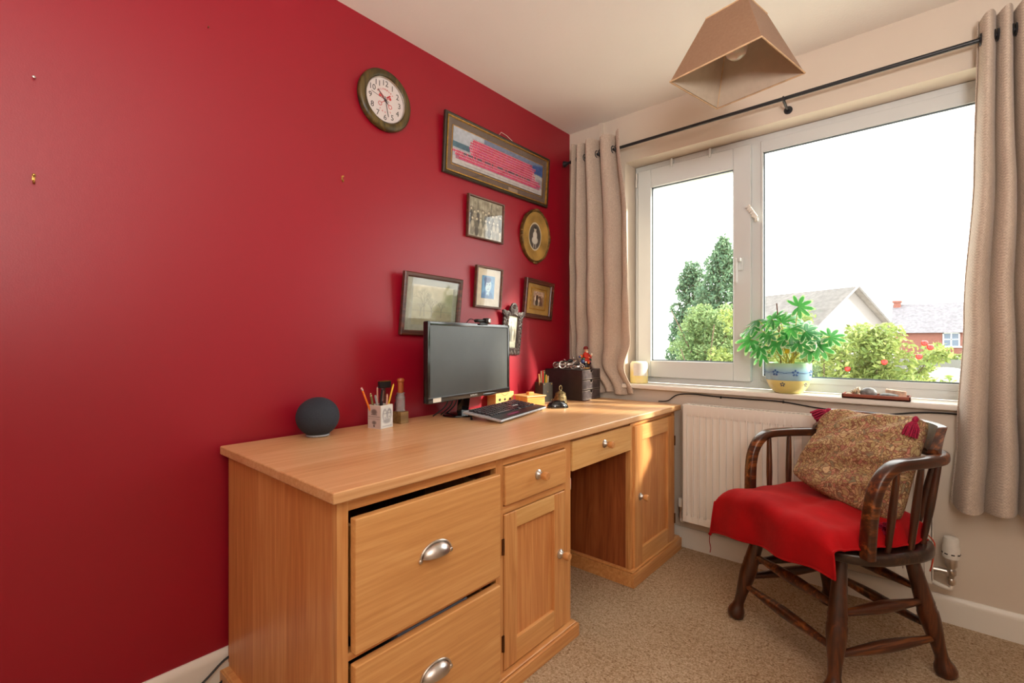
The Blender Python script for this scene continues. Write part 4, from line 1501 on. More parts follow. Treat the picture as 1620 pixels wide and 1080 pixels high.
PM = {k: plain(k + '_pen', c, 0.35, var=0.03) for k, c in dict(orange=(232, 120, 30), yellow=(222, 178, 34), black=(24, 24, 28), silver=(150, 152, 156),
      tan=(186, 160, 110), pink=(206, 150, 130), red=(196, 30, 34), green=(60, 120, 60), ink=(60, 66, 84), cream=(216, 196, 150), olive=(112, 104, 60)).items()}
ER = plain('eraser_pink', (226, 176, 170), 0.8)
cx, cy = 0.118, -1.462
GP = 'pens in the white cup'
pencil('pencil', 'orange pencil with eraser, leaning far left in the white cup', 'pencil', (cx - 0.01, cy - 0.012, DZ + 0.006), (cx - 0.022, cy - 0.068, DZ + 0.155), 0.0038, PM['orange'], group=GP, eraser=ER)
pencil('pencil', 'yellow pencil leaning right in the white cup', 'pencil', (cx + 0.006, cy + 0.008, DZ + 0.006), (cx + 0.002, cy + 0.058, DZ + 0.160), 0.0036, PM['yellow'], PM['yellow'], GP)
pencil('pen', 'olive and cream pen second from left in the white cup', 'pen', (cx - 0.014, cy - 0.006, DZ + 0.006), (cx - 0.014, cy - 0.034, DZ + 0.130), 0.0045, PM['olive'], PM['cream'], GP)
pencil('pen', 'silver pen leaning left in the white cup', 'pen', (cx + 0.012, cy - 0.004, DZ + 0.006), (cx + 0.006, cy - 0.026, DZ + 0.126), 0.0042, PM['silver'], None, GP, clip=True)
pencil('pen', 'black pen with silver clip in middle of the white cup', 'pen', (cx - 0.002, cy - 0.008, DZ + 0.006), (cx + 0.006, cy + 0.006, DZ + 0.146), 0.0062, PM['black'], None, GP, clip=True)
pencil('pen', 'dark blue-grey pen behind the black one in the white cup', 'pen', (cx - 0.016, cy + 0.012, DZ + 0.006), (cx - 0.010, cy + 0.016, DZ + 0.147), 0.005, PM['ink'], None, GP, clip=True)
pencil('pen', 'slim pink and silver pen at the back of the white cup', 'pen', (cx - 0.020, cy + 0.002, DZ + 0.006), (cx - 0.024, cy + 0.002, DZ + 0.150), 0.0032, PM['pink'], PM['silver'], GP)
pencil('pen', 'short cream pencil stub in the white cup', 'pencil', (cx + 0.016, cy + 0.014, DZ + 0.006), (cx + 0.010, cy + 0.024, DZ + 0.124), 0.0036, PM['pink'], PM['cream'], GP)

# little mallet and glass bottle on wooden blocks
wb = thing('wooden_stand', 'small brown square wooden block stand behind the pencil cup', 'stand', (0.095, -1.352, DZ), (0, 0, 0.1))
bm = B(); box(bm, (0, 0, 0.024), (0.050, 0.042, 0.048), 0.0015); obj('block', bm, wood('block_wood', 1, (96, 70, 38), (134, 104, 60), (160, 130, 84), fine=60), wb)
bt = thing('glass_bottle', 'small textured glass bottle with tall cork on the wooden block', 'bottle', (0.095, -1.352, DZ + 0.048))
bm = B()
prof = [(0.0, 0.0), (0.018, 0.001), (0.019, 0.004)]
for i in range(13):
    prof.append((0.017 + 0.0018 * (i % 2), 0.006 + i * 0.0045))
prof += [(0.014, 0.066), (0.013, 0.070), (0.018, 0.072), (0.018, 0.075), (0.012, 0.075), (0.012, 0.05)]
lathe(bm, prof, 24); 
m, nt, b = new_mat('cut_glass'); b.inputs['Base Color'].default_value = (0.75, 0.72, 0.74, 1); b.inputs['Transmission Weight'].default_value = 0.75; b.inputs['Roughness'].default_value = 0.08
bump(nt, b, noise(nt, coord(nt), 240, 2), 0.8, 0.003)
obj('glass_body', bm, m, bt)
bm = B(); lathe(bm, [(0.010, 0.055), (0.0115, 0.076), (0.0115, 0.118), (0.014, 0.120), (0.015, 0.126), (0.012, 0.133), (0, 0.135)], 20); obj('stopper', bm, wood('stopper_wood', 2, (130, 62, 24), (164, 88, 40), (186, 110, 58), fine=60), bt)
mh = thing('wooden_mallet', 'little upright dark-headed hammer behind the pencil cup', 'mallet', (0.060, -1.405, DZ))
bm = B(); turned(bm, (0, 0, 0.0), (0, 0, 0.15), [(0.005, 0), (0.004, 0.3), (0.0045, 1)], 10); obj('shaft', bm, M['mahog'], mh)
bm = B(); box(bm, (0, 0.0, 0.157), (0.020, 0.052, 0.026), 0.002); obj('head', bm, M['black_plastic'], mh)
bm = B(); box(bm, (0, 0, 0.1715), (0.021, 0.052, 0.003), 0.001); obj('cap', bm, M['brass'], mh)
bm = B(); box(bm, (0, 0, 0.008), (0.04, 0.05, 0.016), 0.002); obj('base', bm, M['dark_oak'], mh)
orn = thing('carved_ornament', 'small purple-brown carved figure standing behind the white cup', 'ornament', (0.045, -1.335, DZ))
bm = B(); lathe(bm, [(0.012, 0), (0.014, 0.004), (0.009, 0.03), (0.012, 0.055), (0.010, 0.075), (0.005, 0.085), (0.008, 0.098), (0.005, 0.108), (0, 0.110)], 16)
obj('figure', bm, plain('purple_brown', (92, 56, 60), 0.5, var=0.3, nscale=60), orn)

# monitor
mon = thing('computer_monitor', 'large black wide computer monitor on glossy stand', 'monitor', (0.168, -1.0175, DZ), (0, 0, 0))
yawm = -math.atan2(0.080, 0.581)   # screen turns a little towards the left
mon.rotation_euler = (0, 0, -yawm)
W2, zb, zt = 0.2935, 0.080, 0.413
bm = B()
bx(bm, (-0.022, -W2, zb), (0.0, W2, zt), 0.006, 2)
bx(bm, (-0.045, -W2 * 0.7, zb + 0.06), (-0.02, W2 * 0.7, zt - 0.06), 0.012, 2)
hs = obj('housing', bm, M['gloss_black'], mon)
bm = B()
bz = 0.016
for a0, a1 in (((-0.004, -W2, zb), (0.006, -W2 + bz, zt)), ((-0.004, W2 - bz, zb), (0.006, W2, zt)), ((-0.004, -W2, zt - bz), (0.006, W2, zt)), ((-0.004, -W2, zb), (0.008, W2, zb + 0.024))):
    bx(bm, a0, a1, 0.0025, 2)
bez = obj('bezel', bm, M['gloss_black'], mon)
m, nt, b = new_mat('matt_screen')
v = coord(nt)
nt.links.new(ramp(nt, noise(nt, v, 9, 4, 0.6), [(0.35, (34, 38, 38)), (0.75, (44, 48, 47))]), b.inputs['Base Color'])
b.inputs['Roughness'].default_value = 0.42; b.inputs['Specular IOR Level'].default_value = 0.9
bm = B(); bx(bm, (0.0, -W2 + bz - 0.002, zb + 0.022), (0.0025, W2 - bz + 0.002, zt - bz + 0.002)); obj('screen', bm, m, mon, smooth=0)
lettering('SAMSUNG', 0.011, M['white_plastic'], bez, 0.0, zb + 0.011, 0.0085)
bm = B(); bx(bm, (0.008, -W2 + 0.028, zb + 0.004), (0.0088, -W2 + 0.076, zb + 0.021)); obj('sticker', bm, M['paper'], bez, smooth=0, label='white sticker on lower left bezel')
bm = B(); ellipsoid(bm, (0.004, 0.13, zb + 0.006), (0.008, 0.075, 0.009), 20, 8); obj('control_panel', bm, M['gloss_black'], mon)
# stand
bm = B()
lathe(bm, [(0.0, 0.0), (0.098, 0.0), (0.103, 0.003), (0.100, 0.008), (0.055, 0.014), (0.0, 0.016)], 48, Matrix.Translation((-0.045, -0.0, 0)) @ Matrix.Diagonal((0.78, 1.15, 1, 1)))
obj('stand_base', bm, M['gloss_black'], mon)
bm = B()
tube(bm, smooth_pts([(-0.055, 0, 0.010), (-0.050, 0, 0.05), (-0.040, 0, 0.11), (-0.030, 0, 0.17)], 5), 1.0, sec=[(-0.032, -0.010), (0.032, -0.010), (0.026, 0.012), (-0.026, 0.012)], up=(1, 0, 0))
obj('stand_neck', bm, M['gloss_black'], mon)
bm = B()
for y0, dy in ((-0.10, -0.05), (-0.07, -0.03), (-0.045, -0.02)):
    tube(bm, smooth_pts([(-0.040, y0 + 0.02, 0.16), (-0.045, y0 - 0.005, 0.09), (-0.06, y0 + dy * 0.4, 0.045), (-0.10, y0 + dy, 0.006)], 5), 0.003, 6)
obj('cable', bm, M['black_plastic'], mon)
# webcam
wc = thing('webcam', 'small black clip-on webcam on top edge of the monitor', 'webcam', (0.163, -1.015 + 0.065, DZ + 0.413 + 0.003), (0, 0, -yawm - 0.15))
bm = B()
box(bm, (-0.004, 0.0, 0.010), (0.030, 0.074, 0.016), 0.006, None, 2)
box(bm, (0.006, 0.022, 0.010), (0.034, 0.030, 0.026), 0.007, None, 2)
obj('body', bm, M['black_plastic'], wc)
bm = B(); lathe(bm, [(0.010, 0), (0.010, 0.004), (0.007, 0.005), (0.006, 0.003), (0, 0.003)], 18, Matrix.Translation((0.0225, 0.022, 0.010)) @ Matrix.Rotation(PI / 2, 4, 'Y')); obj('lens', bm, M['steel'], wc)
bm = B(); box(bm, (0.012, -0.002, -0.004), (0.004, 0.05, 0.012), 0.001); tube(bm, smooth_pts([(-0.01, -0.03, 0.008), (-0.02, -0.055, 0.018), (-0.03, -0.07, 0.0), (-0.035, -0.08, -0.03)], 4), 0.002, 6); obj('clip', bm, M['black_plastic'], wc)

# keyboard
kb_o = Vector((0.424, -1.104, DZ))
kd = Vector((-0.108, 0.440, 0)).normalized()
kb = thing('keyboard', 'black and silver computer keyboard angled on desk before the monitor', 'keyboard', kb_o, (0, 0, math.atan2(kd.y, kd.x)))
KW, KD = 0.455, 0.188     # local x along length, local y to the back
m_silver = plain('silver_plastic', (172, 174, 178), 0.35, 0.3)
tilt = math.atan2(0.024, KD)
kb_t = Matrix.Rotation(tilt, 3, 'X')


def kp(x, y, z):
    return Vector((0, 0, 0.006)) + kb_t @ Vector((x, y, z))


bm = B(); vs = box(bm, (KW / 2, KD / 2, 0.004), (KW, KD, 0.012), 0.005, None, 2); bmesh.ops.transform(bm, matrix=kb_t.to_4x4(), verts=bm.verts); bmesh.ops.translate(bm, vec=(0, 0, 0.006), verts=bm.verts)
obj('case', bm, m_silver, kb)
bm = B(); box(bm, (KW / 2 + 0.003, 0.030, 0.0095), (KW - 0.010, 0.054, 0.004), 0.0018, None, 2)
bmesh.ops.transform(bm, matrix=kb_t.to_4x4(), verts=bm.verts); bmesh.ops.translate(bm, vec=(0, 0, 0.006), verts=bm.verts)
obj('deck', bm, M['black_plastic'], kb)
bm = B(); box(bm, (KW * 0.34, 0.029, 0.0118), (0.10, 0.012, 0.0008)); bmesh.ops.transform(bm, matrix=kb_t.to_4x4(), verts=bm.verts); bmesh.ops.translate(bm, vec=(0, 0, 0.006), verts=bm.verts)
obj('badge', bm, plain('magenta_badge', (120, 26, 84), 0.4), kb, smooth=0)
kmesh = {}
m_key = plain('key_plastic', (34, 34, 40), 0.28)


def key_mesh(wd):
    if wd not in kmesh:
        bm = B()
        w_ = wd * 0.0190 - 0.0045
        v0 = [bm.verts.new(p) for p in ((-w_ / 2, -0.0072, 0), (w_ / 2, -0.0072, 0), (w_ / 2, 0.0072, 0), (-w_ / 2, 0.0072, 0))]
        q_ = 0.0016
        v1 = [bm.verts.new(p) for p in ((-w_ / 2 + q_, -0.0064, 0.0062), (w_ / 2 - q_, -0.0064, 0.0062), (w_ / 2 - q_, 0.0062, 0.0062), (-w_ / 2 + q_, 0.0062, 0.0062))]
        bm.faces.new(v1)
        for i in range(4):
            j = (i + 1) % 4
            bm.faces.new((v0[i], v0[j], v1[j], v1[i]))
        kmesh[wd] = to_mesh('key', bm, m_key, 0)
    return kmesh[wd]


rows_k = [[1.25, 1, 1, 7 - 0.75, 1, 1, 1, 1.25], [1.5] + [1] * 10 + [1.75, 1, 1], [1.25] + [1] * 11 + [2], [1.5] + [1] * 12 + [0.75], [1] * 13 + [1.25], [1] * 14]
for ri, rw in enumerate(rows_k):
    x = 0.016
    for wd in rw:
        x += wd * 0.019 / 2
        o = obj('key', key_mesh(wd), m_key, kb, loc=kp(x, 0.066 + ri * 0.0192, 0.010), rot=(tilt, 0, 0))
        x += wd * 0.019 / 2
for ri in range(6):
    for ci in range(7):
        if ri == 2 and ci < 3:
            continue
        o = obj('key', key_mesh(1), m_key, kb, loc=kp(0.308 + ci * 0.019 + (0.004 if ci > 2 else 0), 0.066 + ri * 0.0192, 0.010), rot=(tilt, 0, 0))
for x_ in (0.03, KW - 0.03):
    bm = B(); tube(bm, [(x_, KD * 0.84, 0.001), (x_, KD * 0.90, 0.026)], 0.005, 6); obj('foot', bm, M['black_plastic'], kb)
    bm = B(); bx(bm, (x_ - 0.008, 0.012, 0.0), (x_ + 0.008, 0.02, 0.006)); obj('foot', bm, M['black_plastic'], kb)

# mouse
ms = thing('computer_mouse', 'glossy black computer mouse to the right of the keyboard', 'mouse', (0.318, -0.573, DZ), (0, 0, math.radians(52)))
bm = B()
vs = ellipsoid(bm, (0, 0, 0.006), (0.056, 0.034, 0.033), 28, 16)
for v_ in vs:
    if v_.co.z < 0.002:
        v_.co.z = 0.002 + (v_.co.z - 0.002) * 0.05
    v_.co.z += -0.006 * max(0, v_.co.x / 0.056) * (v_.co.z > 0.004)
obj('shell', bm, M['gloss_black'], ms)
bm = B(); lathe(bm, [(0.008, -0.003), (0.008, 0.003)], 16, Matrix.Translation((0.030, 0, 0.027)) @ Matrix.Rotation(PI / 2, 4, 'X')); obj('wheel', bm, M['black_plastic'], ms)
bm = B(); box(bm, (0, 0, 0.001), (0.08, 0.05, 0.002), 0.0008); obj('base', bm, M['black_plastic'], ms)

# light wooden box with round holes behind monitor
wsp = thing('wooden_speaker_box', 'pale wooden box with row of round holes right behind the monitor', 'box', (0.038, -0.690, DZ), (0, 0, math.radians(-6)))
bm = B()
box(bm, (0, 0, 0.036), (0.070, 0.125, 0.072), 0.0015)
obj('body', bm, M['oak_pale'], wsp)
for q, (y_, r_) in enumerate(((-0.035, 0.007), (0.0, 0.006), (0.035, 0.007))):
    bm = B(); lathe(bm, [(r_, 0.0), (r_, 0.0012), (0, 0.0012)], 16, Matrix.Translation((0.0349, y_, 0.034)) @ Matrix.Rotation(PI / 2, 4, 'Y')); obj('hole', bm, M['black_plastic'], wsp)
bm = B()
tube(bm, [(0.0352, -0.025 + 0.05 * t_, 0.066 - 0.012 * math.sin(PI * t_)) for t_ in np.linspace(0, 1, 12)], 0.001, 5); obj('carved_line', bm, M['mahog'], wsp)

# lidded wooden box
lb = thing('lidded_wooden_box', 'small pale wooden box with lid and square knob beside the mouse', 'box', (0.155, -0.590, DZ), (0, 0, math.radians(-15)))
M['box_wood'] = wood('honey_box_wood', 1, (190, 104, 42), (216, 138, 66), (232, 168, 96), fine=90, rough=0.4)
bm = B(); box(bm, (0, 0, 0.024), (0.108, 0.112, 0.048), 0.0015); obj('body', bm, M['box_wood'], lb)
bm = B(); box(bm, (0, 0, 0.0515), (0.120, 0.124, 0.007), 0.002); ld = obj('lid', bm, M['oak_pale'], lb)
bm = B(); box(bm, (0, 0, 0.062), (0.026, 0.034, 0.016), 0.002); obj('lid_knob', bm, M['box_wood'], ld)

# bell
bl = thing('brass_bell', 'small tarnished brass bell with ring handle behind the mouse', 'bell', (0.238, -0.435, DZ))
m_bell = plain('old_brass', (104, 88, 58), 0.5, 0.6, var=0.3, nscale=70, bstr=0.7, bscale=110, bdist=0.003)
bm = B(); lathe(bm, [(0.026, 0.0), (0.037, 0.002), (0.037, 0.006), (0.035, 0.012), (0.0335, 0.026), (0.031, 0.036), (0.032, 0.038), (0.029, 0.042), (0.027, 0.054), (0.0275, 0.056), (0.020, 0.062), (0.008, 0.068), (0.006, 0.073), (0, 0.074)], 32)
obj('body', bm, m_bell, bl)
bm = B(); tube(bm, [(0.0, 0.0115 * math.cos(t_), 0.083 + 0.0135 * math.sin(t_)) for t_ in np.linspace(0, 2 * PI, 19)[:-1]], 0.0026, 8, closed=True); obj('ring_handle', bm, m_bell, bl)

# pen pot
pp = thing('pen_pot', 'dark square riveted leather pen pot by the black drawers', 'pen pot', (0.106, -0.408, DZ), (0, 0, math.radians(-14)))
m_leather = plain('dark_leather', (58, 50, 40), 0.5, var=0.15, nscale=40, bstr=0.4, bscale=160)
bm = B()
s_ = 0.070; hc = 0.105
for a0, a1 in (((-s_ / 2, -s_ / 2), (-s_ / 2 + 0.004, s_ / 2)), ((s_ / 2 - 0.004, -s_ / 2), (s_ / 2, s_ / 2)), ((-s_ / 2, -s_ / 2), (s_ / 2, -s_ / 2 + 0.004)), ((-s_ / 2, s_ / 2 - 0.004), (s_ / 2, s_ / 2))):
    bx(bm, (a0[0], a0[1], 0), (a1[0], a1[1], hc), 0.001)
bx(bm, (-s_ / 2, -s_ / 2, 0), (s_ / 2, s_ / 2, 0.004))
obj('body', bm, m_leather, pp)
for y_, z_ in ((-0.026, 0.097), (0.026, 0.097), (0, 0.055), (-0.026, 0.010), (0.026, 0.010)):
    bm = B(); ellipsoid(bm, (s_ / 2 + 0.0005, y_, z_), (0.0015, 0.0028, 0.0028), 8, 6); obj('rivet', bm, M['brass'], pp)
bm = B()
zz_ = np.linspace(0.012, 0.095, 5)
for i in range(4):
    for s in (1, -1):
        tube(bm, [(-0.02 * s, s_ / 2 + 0.001, zz_[i]), (0.02 * s, s_ / 2 + 0.001, zz_[i + 1])], 0.0013, 5)
obj('lacing', bm, M['steel'], pp)
px, py = 0.106, -0.408
GP2 = 'pens in the dark leather pot'
for nm, lb_, dx, dy, hh_, col, tip in (('pencil', 'brown pencil leaning left in the dark leather pot', -0.004, -0.040, 0.150, 'tan', 'orange'),
                                     ('pen', 'red marker in the dark leather pot', 0.004, -0.014, 0.168, 'red', 'red'),
                                     ('pen', 'green marker beside red one in the dark leather pot', -0.004, 0.010, 0.166, 'green', 'cream'),
                                     ('pen', 'white marker at the back of the dark leather pot', -0.018, 0.000, 0.165, 'cream', 'silver'),
                                     ('pencil', 'yellow pencil in the dark leather pot', 0.014, 0.004, 0.146, 'yellow', 'tan'),
                                     ('pen', 'stubby beige pen on right of the dark leather pot', 0.010, 0.026, 0.138, 'cream', 'tan')):
    pencil(nm, lb_, nm, (px + dx * 0.6, py + dy * 0.45, DZ + 0.006), (px + dx, py + dy, DZ + hh_), 0.0046, PM[col], PM[tip], GP2)

# black chest of three drawers
ch = thing('desktop_drawers', 'small black three-drawer desktop chest in front of the left curtain', 'drawer unit', (0.262, -0.165, DZ), (0, 0, math.radians(3)))
M['black_wood'] = plain('black_stained_wood', (40, 33, 34), 0.4, var=0.15, nscale=30, bstr=0.2, bscale=120)
M['black_front'] = plain('worn_black_front', (74, 66, 68), 0.38, var=0.2, nscale=30, bstr=0.2, bscale=120)
M['worn_edge'] = plain('worn_edge', (160, 146, 136), 0.5)
CW, CH, CD = 0.212, 0.172, 0.245
bm = B()
tk = 0.005
bx(bm, (-CD, -CW / 2, 0), (0, -CW / 2 + tk, CH), 0.0008); bx(bm, (-CD, CW / 2 - tk, 0), (0, CW / 2, CH), 0.0008)
bx(bm, (-CD, -CW / 2, CH - tk), (0, CW / 2, CH), 0.0008); bx(bm, (-CD, -CW / 2, 0), (0, CW / 2, tk), 0.0008); bx(bm, (-CD, -CW / 2, 0), (-CD + tk, CW / 2, CH))
for k in (1, 2):
    bx(bm, (-CD + 0.004, -CW / 2 + 0.004, CH * k / 3 - 0.002), (-0.0012, CW / 2 - 0.004, CH * k / 3 + 0.002))
obj('carcass', bm, M['black_wood'], ch)
for k in range(3):
    z0, z1 = CH * k / 3 + 0.0045, CH * (k + 1) / 3 - 0.0045
    y0, y1 = -CW / 2 + tk + 0.001, CW / 2 - tk - 0.001
    poly = [(y0, z0), (y1, z0), (y1, z1)]
    for t_ in np.linspace(0, PI, 11):
        poly.append((0.0 + 0.013 * math.cos(t_), z1 - 0.016 * math.sin(t_)))
    poly.append((y0, z1))
    bm = B(); Mp = Matrix(((0, 0, 1, 0), (1, 0, 0, 0), (0, 1, 0, 0), (0, 0, 0, 1)))
    prism(bm, poly, -0.006, -0.001, Mp)
    bx(bm, (-CD + 0.01, y0 + 0.002, z0), (-0.006, y0 + 0.005, z1 - 0.004)); bx(bm, (-CD + 0.01, y1 - 0.005, z0), (-0.006, y1 - 0.002, z1 - 0.004))
    dr = obj('drawer', bm, M['black_front'], ch)
    bm = B()
    tube(bm, [(-0.0006, p[0], p[1]) for p in poly], 0.0009, 5, closed=True)
    obj('worn_edge', bm, M['worn_edge'], dr)
# a dark flat ruler-like tray edge under the drawers
bm = B(); box(bm, (0.262, -0.245, DZ + 0.0015), (0.05, 0.06, 0.003), 0.001)
tag(obj('felt_pad', bm, M['mahog'], None), 'thin brown pad poking out under the black drawers', 'pad')


# toy motorcycles on the chest
def motorbike(label, x, y, yaw_, s=1.0):
    r_ = thing('toy_motorcycle', label, 'toy motorcycle', (x, y, DZ + CH), (0, 0, yaw_), 'toy motorcycles on the black drawers')
    for nm, xx in (('front_wheel', 0.020), ('rear_wheel', -0.020)):
        bm = B()
        tube(bm, [(xx * s + 0.0095 * s * math.cos(t_), 0, 0.0115 * s + 0.0095 * s * math.sin(t_)) for t_ in np.linspace(0, 2 * PI, 17)[:-1]], 0.0022 * s, 6, closed=True)
        for t_ in np.linspace(0, PI, 5)[:-1]:
            c_ = Vector((xx * s, 0, 0.0115 * s)); d = Vector((math.cos(t_), 0, math.sin(t_))) * 0.009 * s
            tube(bm, [c_ - d, c_ + d], 0.0005 * s, 4)
        ellipsoid(bm, (xx * s, 0, 0.0115 * s), (0.0025 * s, 0.003 * s, 0.0025 * s), 8, 6)
        obj(nm, bm, M['steel'], r_)
    bm = B()
    tube(bm, [(p[0] * s, p[1] * s, p[2] * s) for p in ((-0.020, 0, 0.0115), (-0.006, 0, 0.010), (0.008, 0, 0.012), (0.012, 0, 0.024), (-0.010, 0, 0.020), (-0.020, 0, 0.0115))], 0.0013 * s, 6)
    tube(bm, [(0.020 * s, 0, 0.0115 * s), (0.011 * s, 0, 0.030 * s)], 0.0014 * s, 6)
    tube(bm, [(0.009 * s, -0.010 * s, 0.031 * s), (0.012 * s, 0, 0.030 * s), (0.009 * s, 0.010 * s, 0.031 * s)], 0.0011 * s, 6)
    ellipsoid(bm, (0.013 * s, 0, 0.027 * s), (0.003 * s, 0.004 * s, 0.003 * s), 8, 6)
    obj('frame', bm, M['steel'], r_)
    bm = B(); box(bm, (0, 0, 0.012 * s), (0.014 * s, 0.010 * s, 0.010 * s), 0.002 * s); obj('engine', bm, M['steel'], r_)
    bm = B(); ellipsoid(bm, (0.002 * s, 0, 0.0225 * s), (0.009 * s, 0.0045 * s, 0.0045 * s), 12, 8); obj('tank', bm, M['black_plastic'], r_)
    bm = B(); ellipsoid(bm, (-0.013 * s, 0, 0.021 * s), (0.008 * s, 0.004 * s, 0.0025 * s), 12, 8); obj('seat', bm, M['black_plastic'], r_)


motorbike('small silver toy motorcycle nearest red wall on black drawers', 0.075, -0.195, math.radians(50), 1.7)
motorbike('largest silver toy motorcycle in the middle on black drawers', 0.150, -0.222, math.radians(48), 2.1)
motorbike('silver toy motorcycle right in front of the red figurine', 0.212, -0.232, math.radians(30), 1.3)
# red figurine
fg = thing('figurine', 'painted figurine in red coat and cap on round wooden base', 'figurine', (0.215, -0.150, DZ + CH))
fg.scale = (1.12, 1.12, 1.12)
FC = {k: plain('figurine_' + k, c, 0.45, var=0.1) for k, c in dict(red=(200, 44, 22), darkred=(120, 18, 18), skin=(220, 170, 130), white=(230, 220, 205), blue=(40, 56, 100), green=(36, 72, 50), orange=(214, 110, 30), dark=(30, 28, 36), pink=(214, 90, 110)).items()}
bm = B(); lathe(bm, [(0.019, 0), (0.021, 0.002), (0.021, 0.006), (0.018, 0.008), (0, 0.008)], 24); obj('base', bm, M['oak_pale'], fg)
bm = B(); lathe(bm, [(0.014, 0.008), (0.016, 0.012), (0.012, 0.030), (0.010, 0.040)], 16); obj('legs', bm, FC['dark'], fg)
bm = B(); lathe(bm, [(0.017, 0.038), (0.021, 0.044), (0.018, 0.058), (0.0165, 0.072), (0.011, 0.084), (0.005, 0.088)], 20, Matrix.Diagonal((0.85, 1.1, 1, 1)))
tube(bm, smooth_pts([(0, -0.016, 0.078), (0.010, -0.022, 0.064), (0.020, -0.008, 0.060)], 4), [0.006] * 9, 8)
tube(bm, smooth_pts([(0, 0.016, 0.078), (0.010, 0.023, 0.066), (0.021, 0.016, 0.068)], 4), [0.006] * 9, 8)
obj('coat', bm, FC['red'], fg)
bm = B(); ellipsoid(bm, (0.002, 0, 0.096), (0.0095, 0.009, 0.0105), 16, 10); ellipsoid(bm, (0.0115, 0, 0.095), (0.002, 0.002, 0.0025), 6, 5)
ellipsoid(bm, (0.022, -0.006, 0.060), (0.004, 0.004, 0.004), 8, 6); ellipsoid(bm, (0.023, 0.016, 0.068), (0.004, 0.004, 0.004), 8, 6); obj('head', bm, FC['skin'], fg)
bm = B(); ellipsoid(bm, (0.008, 0, 0.0885), (0.006, 0.007, 0.006), 12, 8); ellipsoid(bm, (0.009, 0, 0.101), (0.003, 0.0085, 0.0022), 10, 6); ellipsoid(bm, (0.022, 0.022, 0.074), (0.006, 0.006, 0.007), 10, 6); obj('beard', bm, FC['white'], fg)
bm = B(); lathe(bm, [(0.0105, 0.101), (0.0125, 0.103), (0.0115, 0.112), (0.006, 0.117), (0, 0.118)], 16); box(bm, (0.012, 0, 0.1035), (0.010, 0.016, 0.0018), 0.0005); obj('cap', bm, FC['darkred'], fg)
for q, (p, r_, c_) in enumerate((((-0.004, -0.038, 0.066), 0.010, 'orange'), ((-0.004, -0.050, 0.064), 0.007, 'blue'), ((0.004, -0.034, 0.040), 0.013, 'blue'), ((0.006, -0.032, 0.052), 0.010, 'green'),
                               ((0.012, -0.018, 0.036), 0.007, 'white'), ((0.016, 0.0, 0.032), 0.007, 'orange'), ((0.010, 0.020, 0.038), 0.008, 'pink'), ((0.008, 0.032, 0.060), 0.009, 'pink'), ((0.002, 0.030, 0.030), 0.012, 'dark'), ((0.006, 0.032, 0.045), 0.009, 'green'))):
    bm = B(); ellipsoid(bm, p, (r_ * 0.8, r_, r_ * 0.9), 10, 7); obj('parcel', bm, FC[c_], fg)

# ------------------------------------------------------------------ things on the sill
SZ = WZ0 + 0.013
cd = thing('pillar_candle', 'cream and amber rounded jar with white label on left end of sill', 'candle', (0.452, 0.045, SZ))
bm = B(); lathe(bm, [(0.046, 0), (0.050, 0.004), (0.0505, 0.10), (0.048, 0.116), (0.040, 0.125), (0.0, 0.127)], 36)
m, nt, b = new_mat('amber_jar')
v = coord(nt); sep = nt.nodes.new('ShaderNodeSeparateXYZ'); nt.links.new(v, sep.inputs[0])
nzz = noise(nt, coord(nt, (14, 14, 22)), 1.0, 2)
ad = node(nt, 'ShaderNodeMath', operation='MULTIPLY_ADD'); nt.links.new(sep.outputs['Z'], ad.inputs[0]); ad.inputs[1].default_value = 5; nt.links.new(nzz, ad.inputs[2])
nt.links.new(ramp(nt, ad.outputs[0], [(0.3, (236, 206, 120)), (0.6, (246, 226, 150)), (1.0, (244, 232, 200))]), b.inputs['Base Color'])
b.inputs['Roughness'].default_value = 0.3; b.inputs['Subsurface Weight'].default_value = 0.4; b.inputs['Subsurface Radius'].default_value = (0.05, 0.03, 0.01)
obj('body', bm, m, cd)
bm = B()
g = []
for i in range(13):
    t_ = math.radians(-100 + 95 * i / 12)
    g.append([bm.verts.new((0.0513 * math.cos(t_), 0.0513 * math.sin(t_), z_)) for z_ in (0.045, 0.116)])
for i in range(12):
    bm.faces.new((g[i][0], g[i + 1][0], g[i + 1][1], g[i][1]))
obj('label', bm, M['white_plastic'], cd)

# potted fatsia
pot = thing('potted_plant', 'variegated leafy plant in blue and yellow bowl pot on the windowsill', 'plant', (1.218, 0.015, SZ))
m, nt, b = new_mat('glazed_pot')
v = coord(nt); sep = nt.nodes.new('ShaderNodeSeparateXYZ'); nt.links.new(v, sep.inputs[0])
mrz = nt.nodes.new('ShaderNodeMapRange'); mrz.inputs[1].default_value = 0.0; mrz.inputs[2].default_value = 0.14; nt.links.new(sep.outputs['Z'], mrz.inputs[0])
rp = ramp(nt, mrz.outputs[0], [(0.0, (206, 196, 96)), (0.10, (228, 214, 130)), (0.44, (232, 220, 140)), (0.455, (120, 160, 190)), (0.48, (150, 190, 206)), (0.62, (150, 188, 208)), (0.70, (134, 176, 204)), (0.84, (156, 200, 200)), (0.92, (160, 206, 176)), (1.0, (150, 196, 150))])
nt.nodes[-1].color_ramp.interpolation = 'LINEAR'
nt.links.new(rp, b.inputs['Base Color']); b.inputs['Roughness'].default_value = 0.2; b.inputs['Coat Weight'].default_value = 0.4
prof_pot = [(0.0, 0.0), (0.050, 0.0), (0.060, 0.006), (0.080, 0.030), (0.092, 0.062), (0.096, 0.095), (0.0965, 0.138), (0.0935, 0.141), (0.090, 0.137), (0.089, 0.105), (0.0, 0.105)]
bm = B(); lathe(bm, prof_pot, 48); obj('pot', bm, m, pot)
